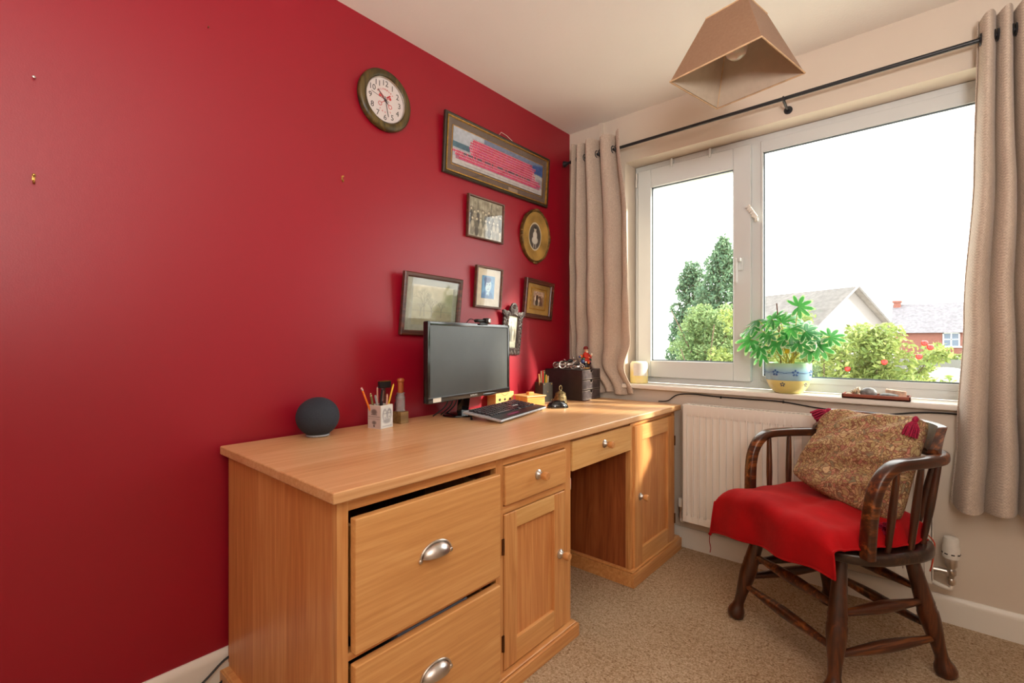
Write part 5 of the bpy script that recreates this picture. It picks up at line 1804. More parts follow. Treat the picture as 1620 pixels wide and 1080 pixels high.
bm = B(); lathe(bm, [(0.0885, 0.112), (0.05, 0.118), (0, 0.120)], 24); obj('soil', bm, plain('soil', (56, 40, 28), 0.95, bstr=0.8, bscale=120, bdist=0.006), pot)
m_pb = plain('blue_flower_glaze', (62, 104, 160), 0.3)
m_pd = plain('dark_flower_glaze', (60, 72, 96), 0.3)


def pot_flower(ang, z_, s, mm, band=False):
    bm = B()
    R_ = 0.0972 if z_ > 0.06 else 0.0885
    for k in range(5):
        t_ = 2 * PI * k / 5 + 0.3
        dy, dz = s * math.cos(t_), s * math.sin(t_)
        a_ = ang + dy / R_
        ellipsoid(bm, (R_ * math.cos(a_), R_ * math.sin(a_), z_ + dz), (0.0012, s * 0.55, s * 0.45), 8, 6, Matrix.Rotation(a_, 3, 'Z') @ Matrix.Rotation(t_, 3, 'X'))
    if band:
        for q in (-1, 1):
            tube(bm, [((R_ - 0.0002) * math.cos(ang + q * u), (R_ - 0.0002) * math.sin(ang + q * u), z_ + 0.002 * math.sin(9 * u)) for u in np.linspace(0.12, 0.5, 8)], 0.0008, 4)
    obj('painted_flower', bm, mm, pot)


base_a = math.atan2(-2.505 - 0.015, 1.708 - 1.218)
for da in (-0.55, 0.30, 1.2, -1.4):
    pot_flower(base_a + da, 0.098, 0.010, m_pb, True)
pot_flower(base_a - 0.25, 0.045, 0.007, m_pd)
pot_flower(base_a + 0.9, 0.045, 0.007, m_pd)

m, nt, b = new_mat('variegated_leaf')
a_n = nt.nodes.new('ShaderNodeAttribute'); a_n.attribute_name = 'edge'
nz_ = noise(nt, coord(nt), 45, 3, 0.6)
ad = node(nt, 'ShaderNodeMath', operation='MULTIPLY_ADD'); nt.links.new(nz_, ad.inputs[0]); ad.inputs[1].default_value = 0.9; nt.links.new(a_n.outputs['Fac'], ad.inputs[2])
nt.links.new(ramp(nt, ad.outputs[0], [(0.35, (10, 84, 40)), (0.7, (24, 118, 58)), (0.85, (96, 160, 100)), (0.95, (222, 232, 204))]), b.inputs['Base Color'])
b.inputs['Roughness'].default_value = 0.32
o_ = nt.nodes['Material Output']; tr = nt.nodes.new('ShaderNodeBsdfTranslucent'); tr.inputs[0].default_value = (0.15, 0.6, 0.12, 1)
mxs = nt.nodes.new('ShaderNodeMixShader'); mxs.inputs[0].default_value = 0.3
nt.links.new(b.outputs[0], mxs.inputs[1]); nt.links.new(tr.outputs[0], mxs.inputs[2]); nt.links.new(mxs.outputs[0], o_.inputs[0])
M['leaf'] = m


def fatsia_leaf(size, lobes=8, droop=0.25):
    """palmate leaf in local xy (petiole at origin, tip along +x), lobes radiating"""
    bm = B()
    lay = bm.verts.layers.float.new('edge')
    c = bm.verts.new((0, 0, 0)); c[lay] = 0.0
    rings = []
    n_ = lobes * 8
    span = math.radians(300)
    for ring in (0.35, 0.7, 0.93, 1.0):
        row = []
        for i in range(n_ + 1):
            t_ = -span / 2 + span * i / n_
            ph = (i % 8) / 8
            lob = (0.5 - 0.5 * math.cos(2 * PI * (i / 8))) ** 0.62
            L_ = 0.66 + 0.34 * math.cos(t_ * 0.5) ** 1.0
            r = size * L_ * (0.40 + 0.60 * lob) if ring > 0.4 else size * L_ * 0.40
            r *= ring
            x_, y_ = r * math.cos(t_), r * math.sin(t_)
            z_ = -droop * (r / size) ** 2 * size + 0.06 * size * lob * (0.3 + ring * 0.3) - 0.03 * size
            vv = bm.verts.new((x_, y_, z_)); vv[lay] = {0.35: 0.0, 0.7: 0.1, 0.93: 0.5, 1.0: 0.9}[ring]
            row.append(vv)
        rings.append(row)
    for i in range(n_):
        bm.faces.new((c, rings[0][i], rings[0][i + 1]))
        for k in range(3):
            bm.faces.new((rings[k][i], rings[k + 1][i], rings[k + 1][i + 1], rings[k][i + 1]))
    me = to_mesh('leaf', bm, M['leaf'], 60)
    return me


leafm = [fatsia_leaf(0.072, 8, 0.12), fatsia_leaf(0.066, 7, 0.35), fatsia_leaf(0.084, 8, 0.28)]
m_stem = plain('yellow_green_stem', (168, 156, 60), 0.5, var=0.2, nscale=50)
# (dx along x, dy, height over sill, leaf kind, tilt towards viewer)
LV = [(0.045, -0.02, 0.400, 0, 1.15, 0.3), (0.165, 0.0, 0.262, 0, 1.0, 0.2), (-0.06, -0.03, 0.345, 2, 0.7, 2.6), (-0.145, -0.01, 0.315, 2, 0.75, 3.0),
      (-0.155, -0.03, 0.250, 2, 1.0, 3.5), (-0.11, -0.05, 0.215, 1, 1.0, 4.0), (-0.02, -0.05, 0.330, 0, 0.8, 1.8), (0.02, -0.05, 0.300, 1, 0.9, 4.6),
      (0.075, -0.03, 0.285, 2, 0.8, 0.6), (0.115, -0.03, 0.250, 0, 0.9, 0.1), (0.095, -0.05, 0.205, 1, 1.1, 5.6), (0.055, -0.06, 0.240, 0, 0.9, 5.2),
      (-0.065, -0.055, 0.270, 0, 0.9, 3.9), (-0.035, -0.06, 0.235, 1, 1.0, 4.4), (-0.095, 0.0, 0.285, 1, 0.6, 2.7), (0.0, 0.02, 0.355, 1, 0.5, 1.4),
      (-0.10, -0.04, 0.180, 1, 1.1, 3.8), (0.13, -0.04, 0.215, 1, 1.1, 6.0), (-0.04, 0.02, 0.310, 2, 0.5, 2.0), (0.06, 0.02, 0.310, 2, 0.5, 0.9),
      (-0.12, -0.02, 0.34, 1, 0.7, 2.4), (0.02, -0.065, 0.265, 1, 1.1, 4.9)]
for i, (dx, dy, hz_, kind, tl, az) in enumerate(LV):
    p = Vector((dx, dy, hz_))
    b0 = Vector((0.018 * math.cos(i * 2.4), 0.018 * math.sin(i * 2.4), 0.112))
    mid = b0.lerp(p, 0.55) + Vector((0, 0, 0.035))
    bm = B(); tube(bm, smooth_pts([b0, mid, p], 6), [0.0024] * 5 + [0.0018] * 8, 6)
    obj('stem', bm, m_stem, pot)
    # leaf: normal tilts towards the room and outwards; tip follows azimuth az
    nrm = Vector((0.45 * math.cos(az) + 0.25 * math.sin(i * 5.1), -math.sin(tl) - 0.25 * math.cos(i * 3.3), math.cos(tl) * 0.9 + 0.1)).normalized()
    tip = Vector((math.cos(az), 0.25 * math.sin(az), 0.9 * math.sin(az)))
    tip = (tip - nrm * tip.dot(nrm)).normalized()
    yy = nrm.cross(tip)
    R_ = Matrix((tip, yy, nrm)).transposed()
    o = obj('leaf', leafm[kind], M['leaf'], pot)
    o.matrix_basis = Matrix.Translation(p) @ R_.to_4x4()
bm = B(); tube(bm, [(-0.03, 0.0, 0.11), (-0.035, -0.01, 0.30), (-0.045, -0.012, 0.42)], 0.003, 6); obj('cane', bm, M['brown_frame'], pot)

# one young yellow leaf
bm = B(); box(bm, (0.004, -0.03, 0.215), (0.018, 0.002, 0.06), 0.002, Matrix.Rotation(0.1, 3, 'Y')); obj('young_leaf', bm, plain('yellow_leaf', (232, 186, 30), 0.5), pot)

# tray of stones
TR = (1.428, -0.030)
tray = thing('wooden_tray', 'shallow reddish wooden tray on the sill holding stones and shells', 'tray', (1.545, 0.0, SZ), (0, 0, 0.0))
bm = B()
bx(bm, (-0.113, -0.045, 0), (0.113, 0.045, 0.006), 0.001)
bx(bm, (-0.113, -0.045, 0), (0.113, -0.040, 0.018), 0.001); bx(bm, (-0.113, 0.040, 0), (0.113, 0.045, 0.018), 0.001)
bx(bm, (-0.113, -0.045, 0), (-0.108, 0.045, 0.018), 0.001); bx(bm, (0.108, -0.045, 0), (0.113, 0.045, 0.018), 0.001)
obj('body', bm, M['red_wood'], tray)


def pebble(label, name, cat, p, r_, c_, mm=None, rough=0.5):
    bm = B(); vs = ellipsoid(bm, (0, 0, 0), r_, 20, 12)
    for v_ in vs:
        k = 1 + 0.08 * math.sin(v_.co.x * 90 + c_[0]) + 0.06 * math.sin(v_.co.y * 120 + c_[1])
        v_.co *= k
        v_.co.z = max(v_.co.z, -r_[2] * 0.8)
    tag(obj(name, bm, mm or plain(name, c_, rough, var=0.2, nscale=60, bstr=0.2, bscale=120), None, loc=(p[0], p[1], SZ + 0.006 + r_[2] * 0.8)), label, cat, 'stones and shells on the tray')


pebble('large smooth grey pebble in the middle of the sill tray', 'pebble', 'stone', (1.520, -0.005), (0.030, 0.022, 0.021), (120, 122, 124), rough=0.35)
pebble('flat dark grey stone on the right of the sill tray', 'flat_stone', 'stone', (1.590, -0.012), (0.032, 0.020, 0.012), (98, 100, 98))
pebble('small beige chip of stone at the left end of the tray', 'small_stone', 'stone', (1.452, 0.0), (0.012, 0.012, 0.008), (190, 170, 140))
# spiral shell
bm = B()
pts_, rr = [], []
for i in range(40):
    t_ = i / 39 * 5 * PI
    R_ = 0.013 * (1 - i / 44)
    pts_.append((-0.010 + 0.028 * (i / 39), R_ * math.cos(t_), R_ * math.sin(t_))); rr.append(0.0085 * (1 - i / 46))
tube(bm, pts_, rr, 8)
for i in range(6):
    t_ = i * 1.05
    ellipsoid(bm, (-0.010, 0.016 * math.cos(t_), 0.016 * math.sin(t_)), (0.004, 0.006, 0.006), 6, 5)
tag(obj('spiral_shell', bm, plain('shell', (170, 152, 128), 0.5, var=0.3, nscale=120), None, loc=(1.478, 0.0, SZ + 0.006 + 0.0205), rot=(0, 0, PI)), 'knobbly spiral seashell at left of the sill tray', 'shell', 'stones and shells on the tray')
m_brick = plain('pinkish_stone', (202, 172, 150), 0.75, var=0.18, nscale=50, bstr=0.5, bscale=90, bdist=0.003)
bm = B(); box(bm, (0, 0, 0.016), (0.068, 0.030, 0.032), 0.003, None, 1)
for v_ in bm.verts:
    v_.co.z *= 1 - 0.12 * math.sin(v_.co.x * 60)
tag(obj('stone_block', bm, m_brick, None, loc=(1.610, 0.023, SZ + 0.006)), 'pinkish rough stone block at back right of the tray', 'stone', 'stones and shells on the tray')

# ------------------------------------------------------------------ black cable along the wall below the sill
bm = B()
cab = [(0.60, -0.022, 0.757 + 0.004), (0.652, -0.018, 0.768), (0.700, -0.012, 0.802), (0.78, -0.008, 0.812), (0.90, -0.007, 0.808), (1.05, -0.007, 0.807), (1.20, -0.007, 0.806), (1.33, -0.008, 0.792), (1.45, -0.008, 0.784), (1.58, -0.008, 0.787), (1.70, -0.008, 0.806), (1.85, -0.007, 0.808), (2.3, -0.007, 0.80)]
tube(bm, smooth_pts(cab, 6), 0.0032, 6)
for xx in (0.92, 1.20):
    bx(bm, (xx, -0.013, 0.800), (xx + 0.006, 0.0, 0.812), 0.001)
tag(obj('power_cable', bm, M['black_plastic'], None), 'black cable clipped along wall just under the windowsill', 'cable')
bm = B()
tube(bm, smooth_pts([(0.025, -2.22, 0.006), (0.040, -2.10, 0.012), (0.030, -2.03, 0.04), (0.024, -1.97, 0.075), (0.024, -1.90, 0.09)], 6), 0.0035, 6)
tag(obj('floor_cable', bm, M['black_plastic'], None), 'black cable on the carpet rising behind the desk at lower left', 'cable')
bm = B()
tube(bm, smooth_pts([(0.06, -2.25, 0.006), (0.075, -2.10, 0.006), (0.045, -2.0, 0.015), (0.027, -1.95, 0.045)], 6), 0.0035, 6)
tag(obj('floor_cable', bm, M['black_plastic'], None), 'second lower black cable lying by the skirting at lower left', 'cable')

# ------------------------------------------------------------------ armchair (smoker's bow)
chair = thing('armchair', 'dark wooden bow-back armchair with turned legs in front of the radiator', 'chair', (1.446, -0.464, 0), (0, 0, math.atan2(-0.59, 0.807)))
# local: +x sitter's left (photo right), -y forward
bm = B()
nseg = 56
outline = []
for i in range(nseg):
    t_ = 2 * PI * i / nseg
    c_, s2_ = math.cos(t_), math.sin(t_)
    e_ = 2 / 2.9
    x_ = 0.272 * abs(c_) ** e_ * (1 if c_ > 0 else -1)
    y_ = 0.225 * abs(s2_) ** e_ * (1 if s2_ > 0 else -1)
    outline.append((x_, y_))
rings = []
for ins, z_ in ((0.012, 0.402), (0.002, 0.407), (0.0, 0.415), (0.0, 0.430), (0.004, 0.437), (0.014, 0.440), (0.05, 0.437), (0.12, 0.430)):
    rings.append([bm.verts.new((x_ * (1 - ins / 0.27), y_ * (1 - ins / 0.225), z_)) for x_, y_ in outline])
for k in range(len(rings) - 1):
    for i in range(nseg):
        j = (i + 1) % nseg
        bm.faces.new((rings[k][i], rings[k][j], rings[k + 1][j], rings[k + 1][i]))
bm.faces.new(rings[0][::-1]); bm.faces.new(rings[-1])
obj('seat', bm, M['seat_wood'], chair)
legs = {}
for nm, sx, sy in (('fl', -1, -1), ('fr', 1, -1), ('bl', -1, 1), ('br', 1, 1)):
    top = Vector((sx * 0.165, sy * 0.135, 0.405)); bot = Vector((sx * 0.222, sy * 0.225, 0.0))
    legs[nm] = (top, bot)
    bm = B()
    turned(bm, bot, top, [(0.020, 0), (0.029, 0.02), (0.031, 0.05), (0.028, 0.085), (0.021, 0.12), (0.018, 0.16), (0.020, 0.24), (0.025, 0.34), (0.029, 0.44), (0.0295, 0.50), (0.0265, 0.52), (0.028, 0.535), (0.0265, 0.55), (0.028, 0.57), (0.026, 0.60), (0.023, 0.75), (0.020, 0.90), (0.018, 1.0)], 24)
    obj('leg', bm, M['dark_oak'], chair)


def on_leg(nm, z):
    t_, b_ = legs[nm]
    f = z / 0.405
    return b_.lerp(t_, f)


for a_, c_, zs in (('fl', 'fr', (0.135, 0.255)), ('bl', 'br', (0.150, 0.270)), ('fl', 'bl', (0.165, 0.225)), ('fr', 'br', (0.120, 0.235))):
    for z_ in zs:
        bm = B()
        turned(bm, on_leg(a_, z_), on_leg(c_, z_ + 0.0), [(0.009, 0), (0.011, 0.1), (0.018, 0.38), (0.0195, 0.5), (0.018, 0.62), (0.011, 0.9), (0.009, 1)], 16)
        obj('stretcher', bm, M['dark_oak_x'], chair)
# bow: posts bending into the arm rail
half = [(-0.250, -0.130, 0.430), (-0.252, -0.128, 0.50), (-0.256, -0.122, 0.58), (-0.259, -0.108, 0.64), (-0.261, -0.078, 0.685), (-0.262, -0.035, 0.708), (-0.261, 0.03, 0.712), (-0.255, 0.10, 0.712), (-0.238, 0.170, 0.712), (-0.195, 0.232, 0.712), (-0.115, 0.276, 0.712), (0, 0.292, 0.712)]
full = half + [(-x, y, z) for x, y, z in half[-2::-1]]
pts_ = smooth_pts(full, 4)
ups = []
for p in pts_:
    # inside-facing direction of the bow
    if p.z < 0.705 and p.y < 0:
        ups.append(Vector((-1 if p.x > 0 else 1, 0, 0)))
    else:
        d = Vector((-p.x * 0.9, -(p.y - 0.02), 0))
        if p.y < 0.05:
            d = Vector((-p.x, 0, 0))
        ups.append(d.normalized())
sec = []
for i in range(16):
    t_ = 2 * PI * i / 16
    c_, s2_ = math.cos(t_), math.sin(t_)
    sec.append((0.017 * abs(c_) ** 0.6 * (1 if c_ > 0 else -1), 0.021 * abs(s2_) ** 0.6 * (1 if s2_ > 0 else -1)))
bm = B(); tube(bm, pts_, 1.0, sec=sec, up=ups)
obj('arm_bow', bm, M['dark_oak_x'], chair, smooth=50)
# crest rail
bm = B()
rr_ = []
for i in range(33):
    f = -1 + 2 * i / 32
    ang = f * math.radians(68)
    cx_, cy_ = 0.240 * math.sin(ang) * 1.02, 0.075 + 0.217 * math.cos(ang)
    taper = min(1.0, (1 - abs(f)) / 0.22)
    hgt = 0.012 + 0.068 * (taper * taper * (3 - 2 * taper))
    out = Vector((math.sin(ang), math.cos(ang), 0))
    lean = 0.022 * taper
    c0 = Vector((cx_, cy_, 0.728))
    c1 = Vector((cx_, cy_, 0.728 + hgt)) + out * lean
    th0, th1 = 0.017, 0.012
    rr_.append([bm.verts.new(p) for p in (c0 - out * th0, c0 + out * th0, c0.lerp(c1, 0.6) + out * (th1 + 0.001), c1 + out * th1, c1 + out * (th1 * 0.3) + Vector((0, 0, 0.003)), c1 - out * th1, c0.lerp(c1, 0.5) - out * (th1 + 0.001))])
for k in range(32):
    for i in range(7):
        j = (i + 1) % 7
        bm.faces.new((rr_[k][i], rr_[k][j], rr_[k + 1][j], rr_[k + 1][i]))
bm.faces.new(rr_[0]); bm.faces.new(rr_[-1][::-1])
obj('crest_rail', bm, M['dark_oak_x'], chair, smooth=50)
for (x0_, y0_, x1_, y1_) in ((-0.243, -0.045, -0.262, -0.03), (-0.243, 0.045, -0.260, 0.065), (0.243, -0.045, 0.262, -0.03), (0.243, 0.045, 0.260, 0.065),
                             (-0.215, 0.130, -0.232, 0.175), (0.215, 0.130, 0.232, 0.175), (-0.15, 0.185, -0.165, 0.253), (0.15, 0.185, 0.165, 0.253), (-0.055, 0.205, -0.06, 0.287), (0.055, 0.205, 0.06, 0.287)):
    bm = B()
    turned(bm, (x0_, y0_, 0.433), (x1_, y1_, 0.70), [(0.008, 0), (0.009, 0.15), (0.0115, 0.45), (0.011, 0.6), (0.009, 0.9), (0.0075, 1)], 14)
    obj('spindle', bm, M['dark_oak'], chair)

# red velvet seat throw
CHM = chair.matrix_basis.copy()
chR = Matrix.Translation((1.446, -0.464, 0)) @ Matrix.Rotation(math.atan2(-0.59, 0.807), 4, 'Z')
thr = thing('seat_throw', 'bright red velvet cushion cover draped over front of the armchair seat', 'cushion', (1.446, -0.464, 0.45), (0, 0, math.atan2(-0.59, 0.807)))
bm = B()
NU, NV = 48, 56
g = []
for j in range(NV + 1):
    row = []
    for i in range(NU + 1):
        u = i / NU; v_ = j / NV
        # flat pad from the back (v=0) to the front lip, then a skirt that hangs down
        s_tot_l, s_tot_r = 0.63, 0.545
        hang_len = (s_tot_l * (1 - u) + s_tot_r * u)
        s = v_ * hang_len
        x_ = -0.285 + u * 0.525
        yb = 0.195
        lip = -0.205
        flat = yb - lip
        R_ = 0.055
        if s < flat:
            y_ = yb - s; drop = 0.0
        elif s < flat + R_ * PI / 2:
            t_ = (s - flat) / R_
            y_ = lip - R_ * math.sin(t_); drop = R_ * (1 - math.cos(t_))
        else:
            r_ = s - flat - R_ * PI / 2
            y_ = lip - R_ - 0.10 * r_; drop = R_ + r_
        top = 0.505 + 0.012 * math.sin(PI * u) - 0.020 * max(0, (0.0 - y_)) * 0 
        # side roll on the left
        if x_ < -0.215:
            q = (-0.215 - x_) / 0.07
            drop += 0.095 * q * q * (1 if s < flat else max(0.0, 1 - (s - flat) / 0.1))
            x_ = -0.215 - 0.07 * math.sin(min(1, q) * PI / 2) * 1.0
        if x_ > 0.19:
            q = (x_ - 0.19) / 0.05
            drop += 0.050 * q * q * (1 if s < flat else max(0.0, 1 - (s - flat) / 0.08))
        if y_ > 0.05 and x_ > 0.15:
            x_ -= (x_ - 0.15) * min(1.0, (y_ - 0.05) / 0.15) * 0.55
        if y_ > 0.14:
            drop += 0.05 * ((y_ - 0.14) / 0.055) ** 2
        # hanging skirt spreads towards its bottom corners
        if s > flat:
            k = (s - flat) / (hang_len - flat)
            x_ += k * (0.028 * (u - 0.0) ** 2 + 0.0) - k * 0.012 * (1 - u)
            y_ += -0.008 * math.sin(u * 9 + 1.0) * k + 0.006 * math.sin(u * 17) * k
        z_ = top - drop
        z_ += 0.0035 * math.sin(9 * u + 6 * v_) + 0.003 * math.sin(17 * u - 8 * v_ + 1) + 0.002 * math.sin(31 * v_ + 5 * u)
        z_ += -0.010 * math.exp(-((u - 0.55 - 0.25 * (v_ - 0.5)) / 0.06) ** 2) * math.exp(-((v_ - 0.45) / 0.28) ** 2)
        row.append(bm.verts.new((x_, y_, max(z_, 0.26) - 0.45)))
    g.append(row)
for j in range(NV):
    for i in range(NU):
        bm.faces.new((g[j][i], g[j][i + 1], g[j + 1][i + 1], g[j + 1][i]))
bmesh.ops.recalc_face_normals(bm, faces=bm.faces)
edge_pts = [g[NV][i].co.copy() for i in range(NU + 1)]
side_l = [g[j][0].co.copy() for j in range(NV + 1)]
side_r = [g[j][NU].co.copy() for j in range(NV + 1)]
bmesh.ops.solidify(bm, geom=list(bm.faces), thickness=0.006)
obj('velvet', bm, M['velvet'], thr, smooth=80)
bm = B(); tube(bm, side_l + edge_pts[1:-1] + side_r[::-1], 0.0035, 6); obj('piping', bm, M['velvet'], thr)
bm = B()
p0 = edge_pts[0]
tube(bm, smooth_pts([p0, p0 + Vector((-0.004, 0, -0.03)), p0 + Vector((0.004, 0, -0.055)), p0 + Vector((0, 0, -0.075))], 4), 0.0015, 5)
ellipsoid(bm, p0, (0.008, 0.006, 0.006), 8, 6)
obj('tie', bm, M['velvet'], thr)
bm = B()
for xx in (0.150, 0.190):
    tube(bm, smooth_pts([(xx - 0.02, 0.20, 0.0), (xx, 0.215, -0.03), (xx + 0.004, 0.20, -0.09), (xx + 0.0, 0.195, -0.12)], 4), 0.002, 5)
obj('tie', bm, plain('orange_red_tie', (190, 70, 44), 0.7), thr)
# padding between the cloth and the wooden seat
bm = B()
vs = box(bm, (-0.01, -0.01, 0.4665 - 0.45), (0.42, 0.39, 0.058), 0.024, None, 3)
obj('pad', bm, M['velvet'], thr)

# tapestry cushion
cu = thing('tapestry_cushion', 'patterned brown tapestry cushion with wine tassels leaning in the armchair', 'cushion', (1.446, -0.464, 0.5), (0, 0, math.atan2(-0.59, 0.807)))
BL, BR, TL, TR_ = Vector((-0.195, 0.01, 0.552)), Vector((0.205, 0.060, 0.482)), Vector((-0.172, 0.195, 0.815)), Vector((0.195, 0.205, 0.842))


def pillow_pt(u, v, side):
    q_ = 1 - 0.10 * (2 * u - 1) ** 4 * (2 * v - 1) ** 4
    u, v = 0.5 + (u - 0.5) * q_, 0.5 + (v - 0.5) * q_
    P = BL * (1 - u) * (1 - v) + BR * u * (1 - v) + TL * (1 - u) * v + TR_ * u * v
    U = (BR - BL).lerp(TR_ - TL, v).normalized(); V = (TL - BL).lerp(TR_ - BR, u).normalized()
    N = U.cross(V).normalized()          # towards the front (-y)
    if N.y > 0:
        N = -N
    a_, b_ = 2 * u - 1, 2 * v - 1
    pf = (max(0, 1 - a_ ** 4) * max(0, 1 - b_ ** 4)) ** 0.42
    th = 0.072 * pf if side > 0 else 0.034 * pf
    # edges pull in between corners
    P = P - U * a_ * 0.010 * (1 - b_ * b_) + V * (-b_) * (0.014 if b_ > 0 else -0.012) * (1 - a_ * a_)
    wr = 0
    if side > 0:
        s1_ = u * 0.8 + v * 0.6
        wr += 0.011 * (1 - 2 * abs(math.sin(8.5 * (u * 1.0 - v * 0.55) + 1.0 * math.sin(3 * v + 1)))) * pf * (0.3 + 0.7 * v)
        wr += 0.009 * math.sin(31 * (u * 0.6 - v * 0.8) + 2.5 * math.sin(4 * u)) * pf
        wr += 0.014 * math.exp(-((v - 0.36 - 0.35 * u) / 0.05) ** 2) * pf
        wr -= 0.016 * math.exp(-((v - 0.18 - 0.3 * u) / 0.07) ** 2) * pf
    return P + N * (side * th + wr) - Vector((0, 0, 0.5))


bm = B()
NP = 64
G = {}
for side in (1, -1):
    for i in range(NP + 1):
        for j in range(NP + 1):
            edge = i in (0, NP) or j in (0, NP)
            if side == -1 and edge:
                G[side, i, j] = G[1, i, j]; continue
            G[side, i, j] = bm.verts.new(pillow_pt(i / NP, j / NP, side))
for side in (1, -1):
    for i in range(NP):
        for j in range(NP):
            f = (G[side, i, j], G[side, i + 1, j], G[side, i + 1, j + 1], G[side, i, j + 1])
            bm.faces.new(f if side > 0 else f[::-1])
obj('cover', bm, M['tapestry'], cu, smooth=80)
for P, d in ((TL, Vector((-0.25, -0.35, -0.25))), (TR_ + Vector((-0.012, -0.045, 0.0)), Vector((-0.12, -0.22, -0.9))), (BR + Vector((0, -0.01, 0.01)), Vector((0.05, -0.75, 0.05)))):
    base = P - Vector((0, 0, 0.5)) + (Vector((0, -0.012, 0)))
    d = d.normalized()
    bm = B()
    turned(bm, base, base + d * 0.02, [(0.003, 0), (0.008, 0.3), (0.009, 0.7), (0.006, 1)], 12)
    for k in range(60):
        a_ = random.uniform(0, 2 * PI); rr_k = math.sqrt(random.random())
        o1 = d.orthogonal().normalized(); o2 = d.cross(o1)
        off = (o1 * math.cos(a_) + o2 * math.sin(a_)) * rr_k
        s0 = base + d * 0.018 + off * 0.005
        s1 = base + d * 0.040 + off * 0.019
        s2_ = base + d * (0.066 + 0.006 * random.random()) + off * 0.021
        tube(bm, [s0, s1, s2_], 0.0022, 4)
    obj('tassel', bm, M['tassel'], cu, label='wine red tassel')

# ------------------------------------------------------------------ outside
GZ = -2.45
m_grass = plain('garden_ground', (176, 172, 158), 0.95, var=0.2, nscale=3)
bm = B(); bx(bm, (-60, 0.8, GZ - 0.3), (70, 130, GZ)); g0 = obj('ground', bm, m_grass, None, smooth=0); g0['kind'] = 'structure'
M['bark'] = plain('bark', (96, 80, 64), 0.9, var=0.2, nscale=20, bstr=0.5, bscale=30, bdist=0.02)


def leaf_mat(name, c1, c2, c3):
    m, nt, b = new_mat(name)
    nz = noise(nt, coord(nt), 3.5, 4, 0.7)
    info = nt.nodes.new('ShaderNodeAttribute'); info.attribute_name = 'tone'
    ad = node(nt, 'ShaderNodeMath', operation='MULTIPLY_ADD'); nt.links.new(info.outputs['Fac'], ad.inputs[0]); ad.inputs[1].default_value = 0.5
    hm = node(nt, 'ShaderNodeMath', operation='MULTIPLY'); nt.links.new(nz, hm.inputs[0]); hm.inputs[1].default_value = 0.6
    nt.links.new(hm.outputs[0], ad.inputs[2])
    nt.links.new(ramp(nt, ad.outputs[0], [(0.2, c1), (0.5, c2), (0.85, c3)]), b.inputs['Base Color'])
    b.inputs['Roughness'].default_value = 0.55
    b.inputs['Specular IOR Level'].default_value = 0.4
    o_ = nt.nodes['Material Output']; tr = nt.nodes.new('ShaderNodeBsdfTranslucent'); tr.inputs[0].default_value = (*lin(c3), 1)
    mxs = nt.nodes.new('ShaderNodeMixShader'); mxs.inputs[0].default_value = 0.3
    nt.links.new(b.outputs[0], mxs.inputs[1]); nt.links.new(tr.outputs[0], mxs.inputs[2]); nt.links.new(mxs.outputs[0], o_.inputs[0])
    return m


def foliage(name, centres, n, size, m, parent, flat=0.5, upness=0.3):
    """scatter n folded leaves over a set of blobs (centre, radii)"""
    wts = np.array([c[1][0] * c[1][1] * c[1][2] for c in centres]) ** 0.66
    wts /= wts.sum()
    idx = RNG.choice(len(centres), n, p=wts)
    C_ = np.array([c[0] for c in centres])[idx]; R_ = np.array([c[1] for c in centres])[idx]
    d = RNG.normal(size=(n, 3)); d /= np.linalg.norm(d, axis=1)[:, None]
    rad = RNG.uniform(0.25, 1, n)[:, None] ** 0.5
    P = C_ + d * R_ * rad
    nr = d * 0.5 + RNG.normal(size=(n, 3)) * 0.6 + np.array([0, 0, upness]); nr /= np.linalg.norm(nr, axis=1)[:, None]
    t = np.cross(nr, RNG.normal(size=(n, 3))); t /= np.linalg.norm(t, axis=1)[:, None]
    b_ = np.cross(nr, t)
    s = size * RNG.uniform(0.6, 1.3, n)[:, None]
    V = np.stack([P - t * s, P + b_ * s * 0.45 + nr * s * 0.1, P + t * s, P - b_ * s * 0.45 + nr * s * 0.1], 1).reshape(-1, 3)
    F = np.arange(4 * n).reshape(n, 4)
    me = bpy.data.meshes.new(name)
    me.from_pydata(V.tolist(), [], F.tolist())
    at = me.attributes.new('tone', 'FLOAT', 'POINT')
    at.data.foreach_set('value', np.repeat(RNG.random(n), 4).astype(np.float32))
    me.materials.append(m)
    o = bpy.data.objects.new(name, me); COL.objects.link(o); o.parent = parent
    o['kind'] = 'stuff'
    return o


M['leaf_dark'] = leaf_mat('blue_green_leaves', (36, 62, 50), (72, 104, 80), (116, 144, 108))
M['leaf_mid'] = leaf_mat('fresh_green_leaves', (56, 82, 48), (96, 124, 74), (146, 166, 112))
M['leaf_lime'] = leaf_mat('lime_green_leaves', (60, 84, 36), (104, 126, 56), (156, 166, 96))

# tall dark conifer-like tree on the left
t1 = thing('tree', 'tall dark blue-green tree with the highest tip, behind the window handle', 'tree', (-1.55, 7.6, GZ), group='garden trees')
bm = B(); tube(bm, [(0, 0, 0), (0.03, 0, 2.5), (0.05, 0, 5.5)], [0.16, 0.10, 0.02], 10); obj('trunk', bm, M['bark'], t1)
cs = []
for i in range(90):
    f = i / 89
    a_ = i * 2.4
    spread = 0.06 + 1.25 * (1 - f) ** 0.85
    k_ = 0.35 + 0.65 * random.random()
    cs.append(((0.12 + spread * k_ * math.cos(a_), spread * 0.7 * k_ * math.sin(a_), 1.6 + f * 3.95), (0.12 + 0.24 * (1 - f), 0.16 + 0.26 * (1 - f), 0.20)))
foliage('foliage', cs, 30000, 0.044, M['leaf_dark'], t1)
t1b = thing('tree', 'feathery dark green tree at the left edge of the left pane', 'tree', (-2.55, 8.9, GZ), group='garden trees')
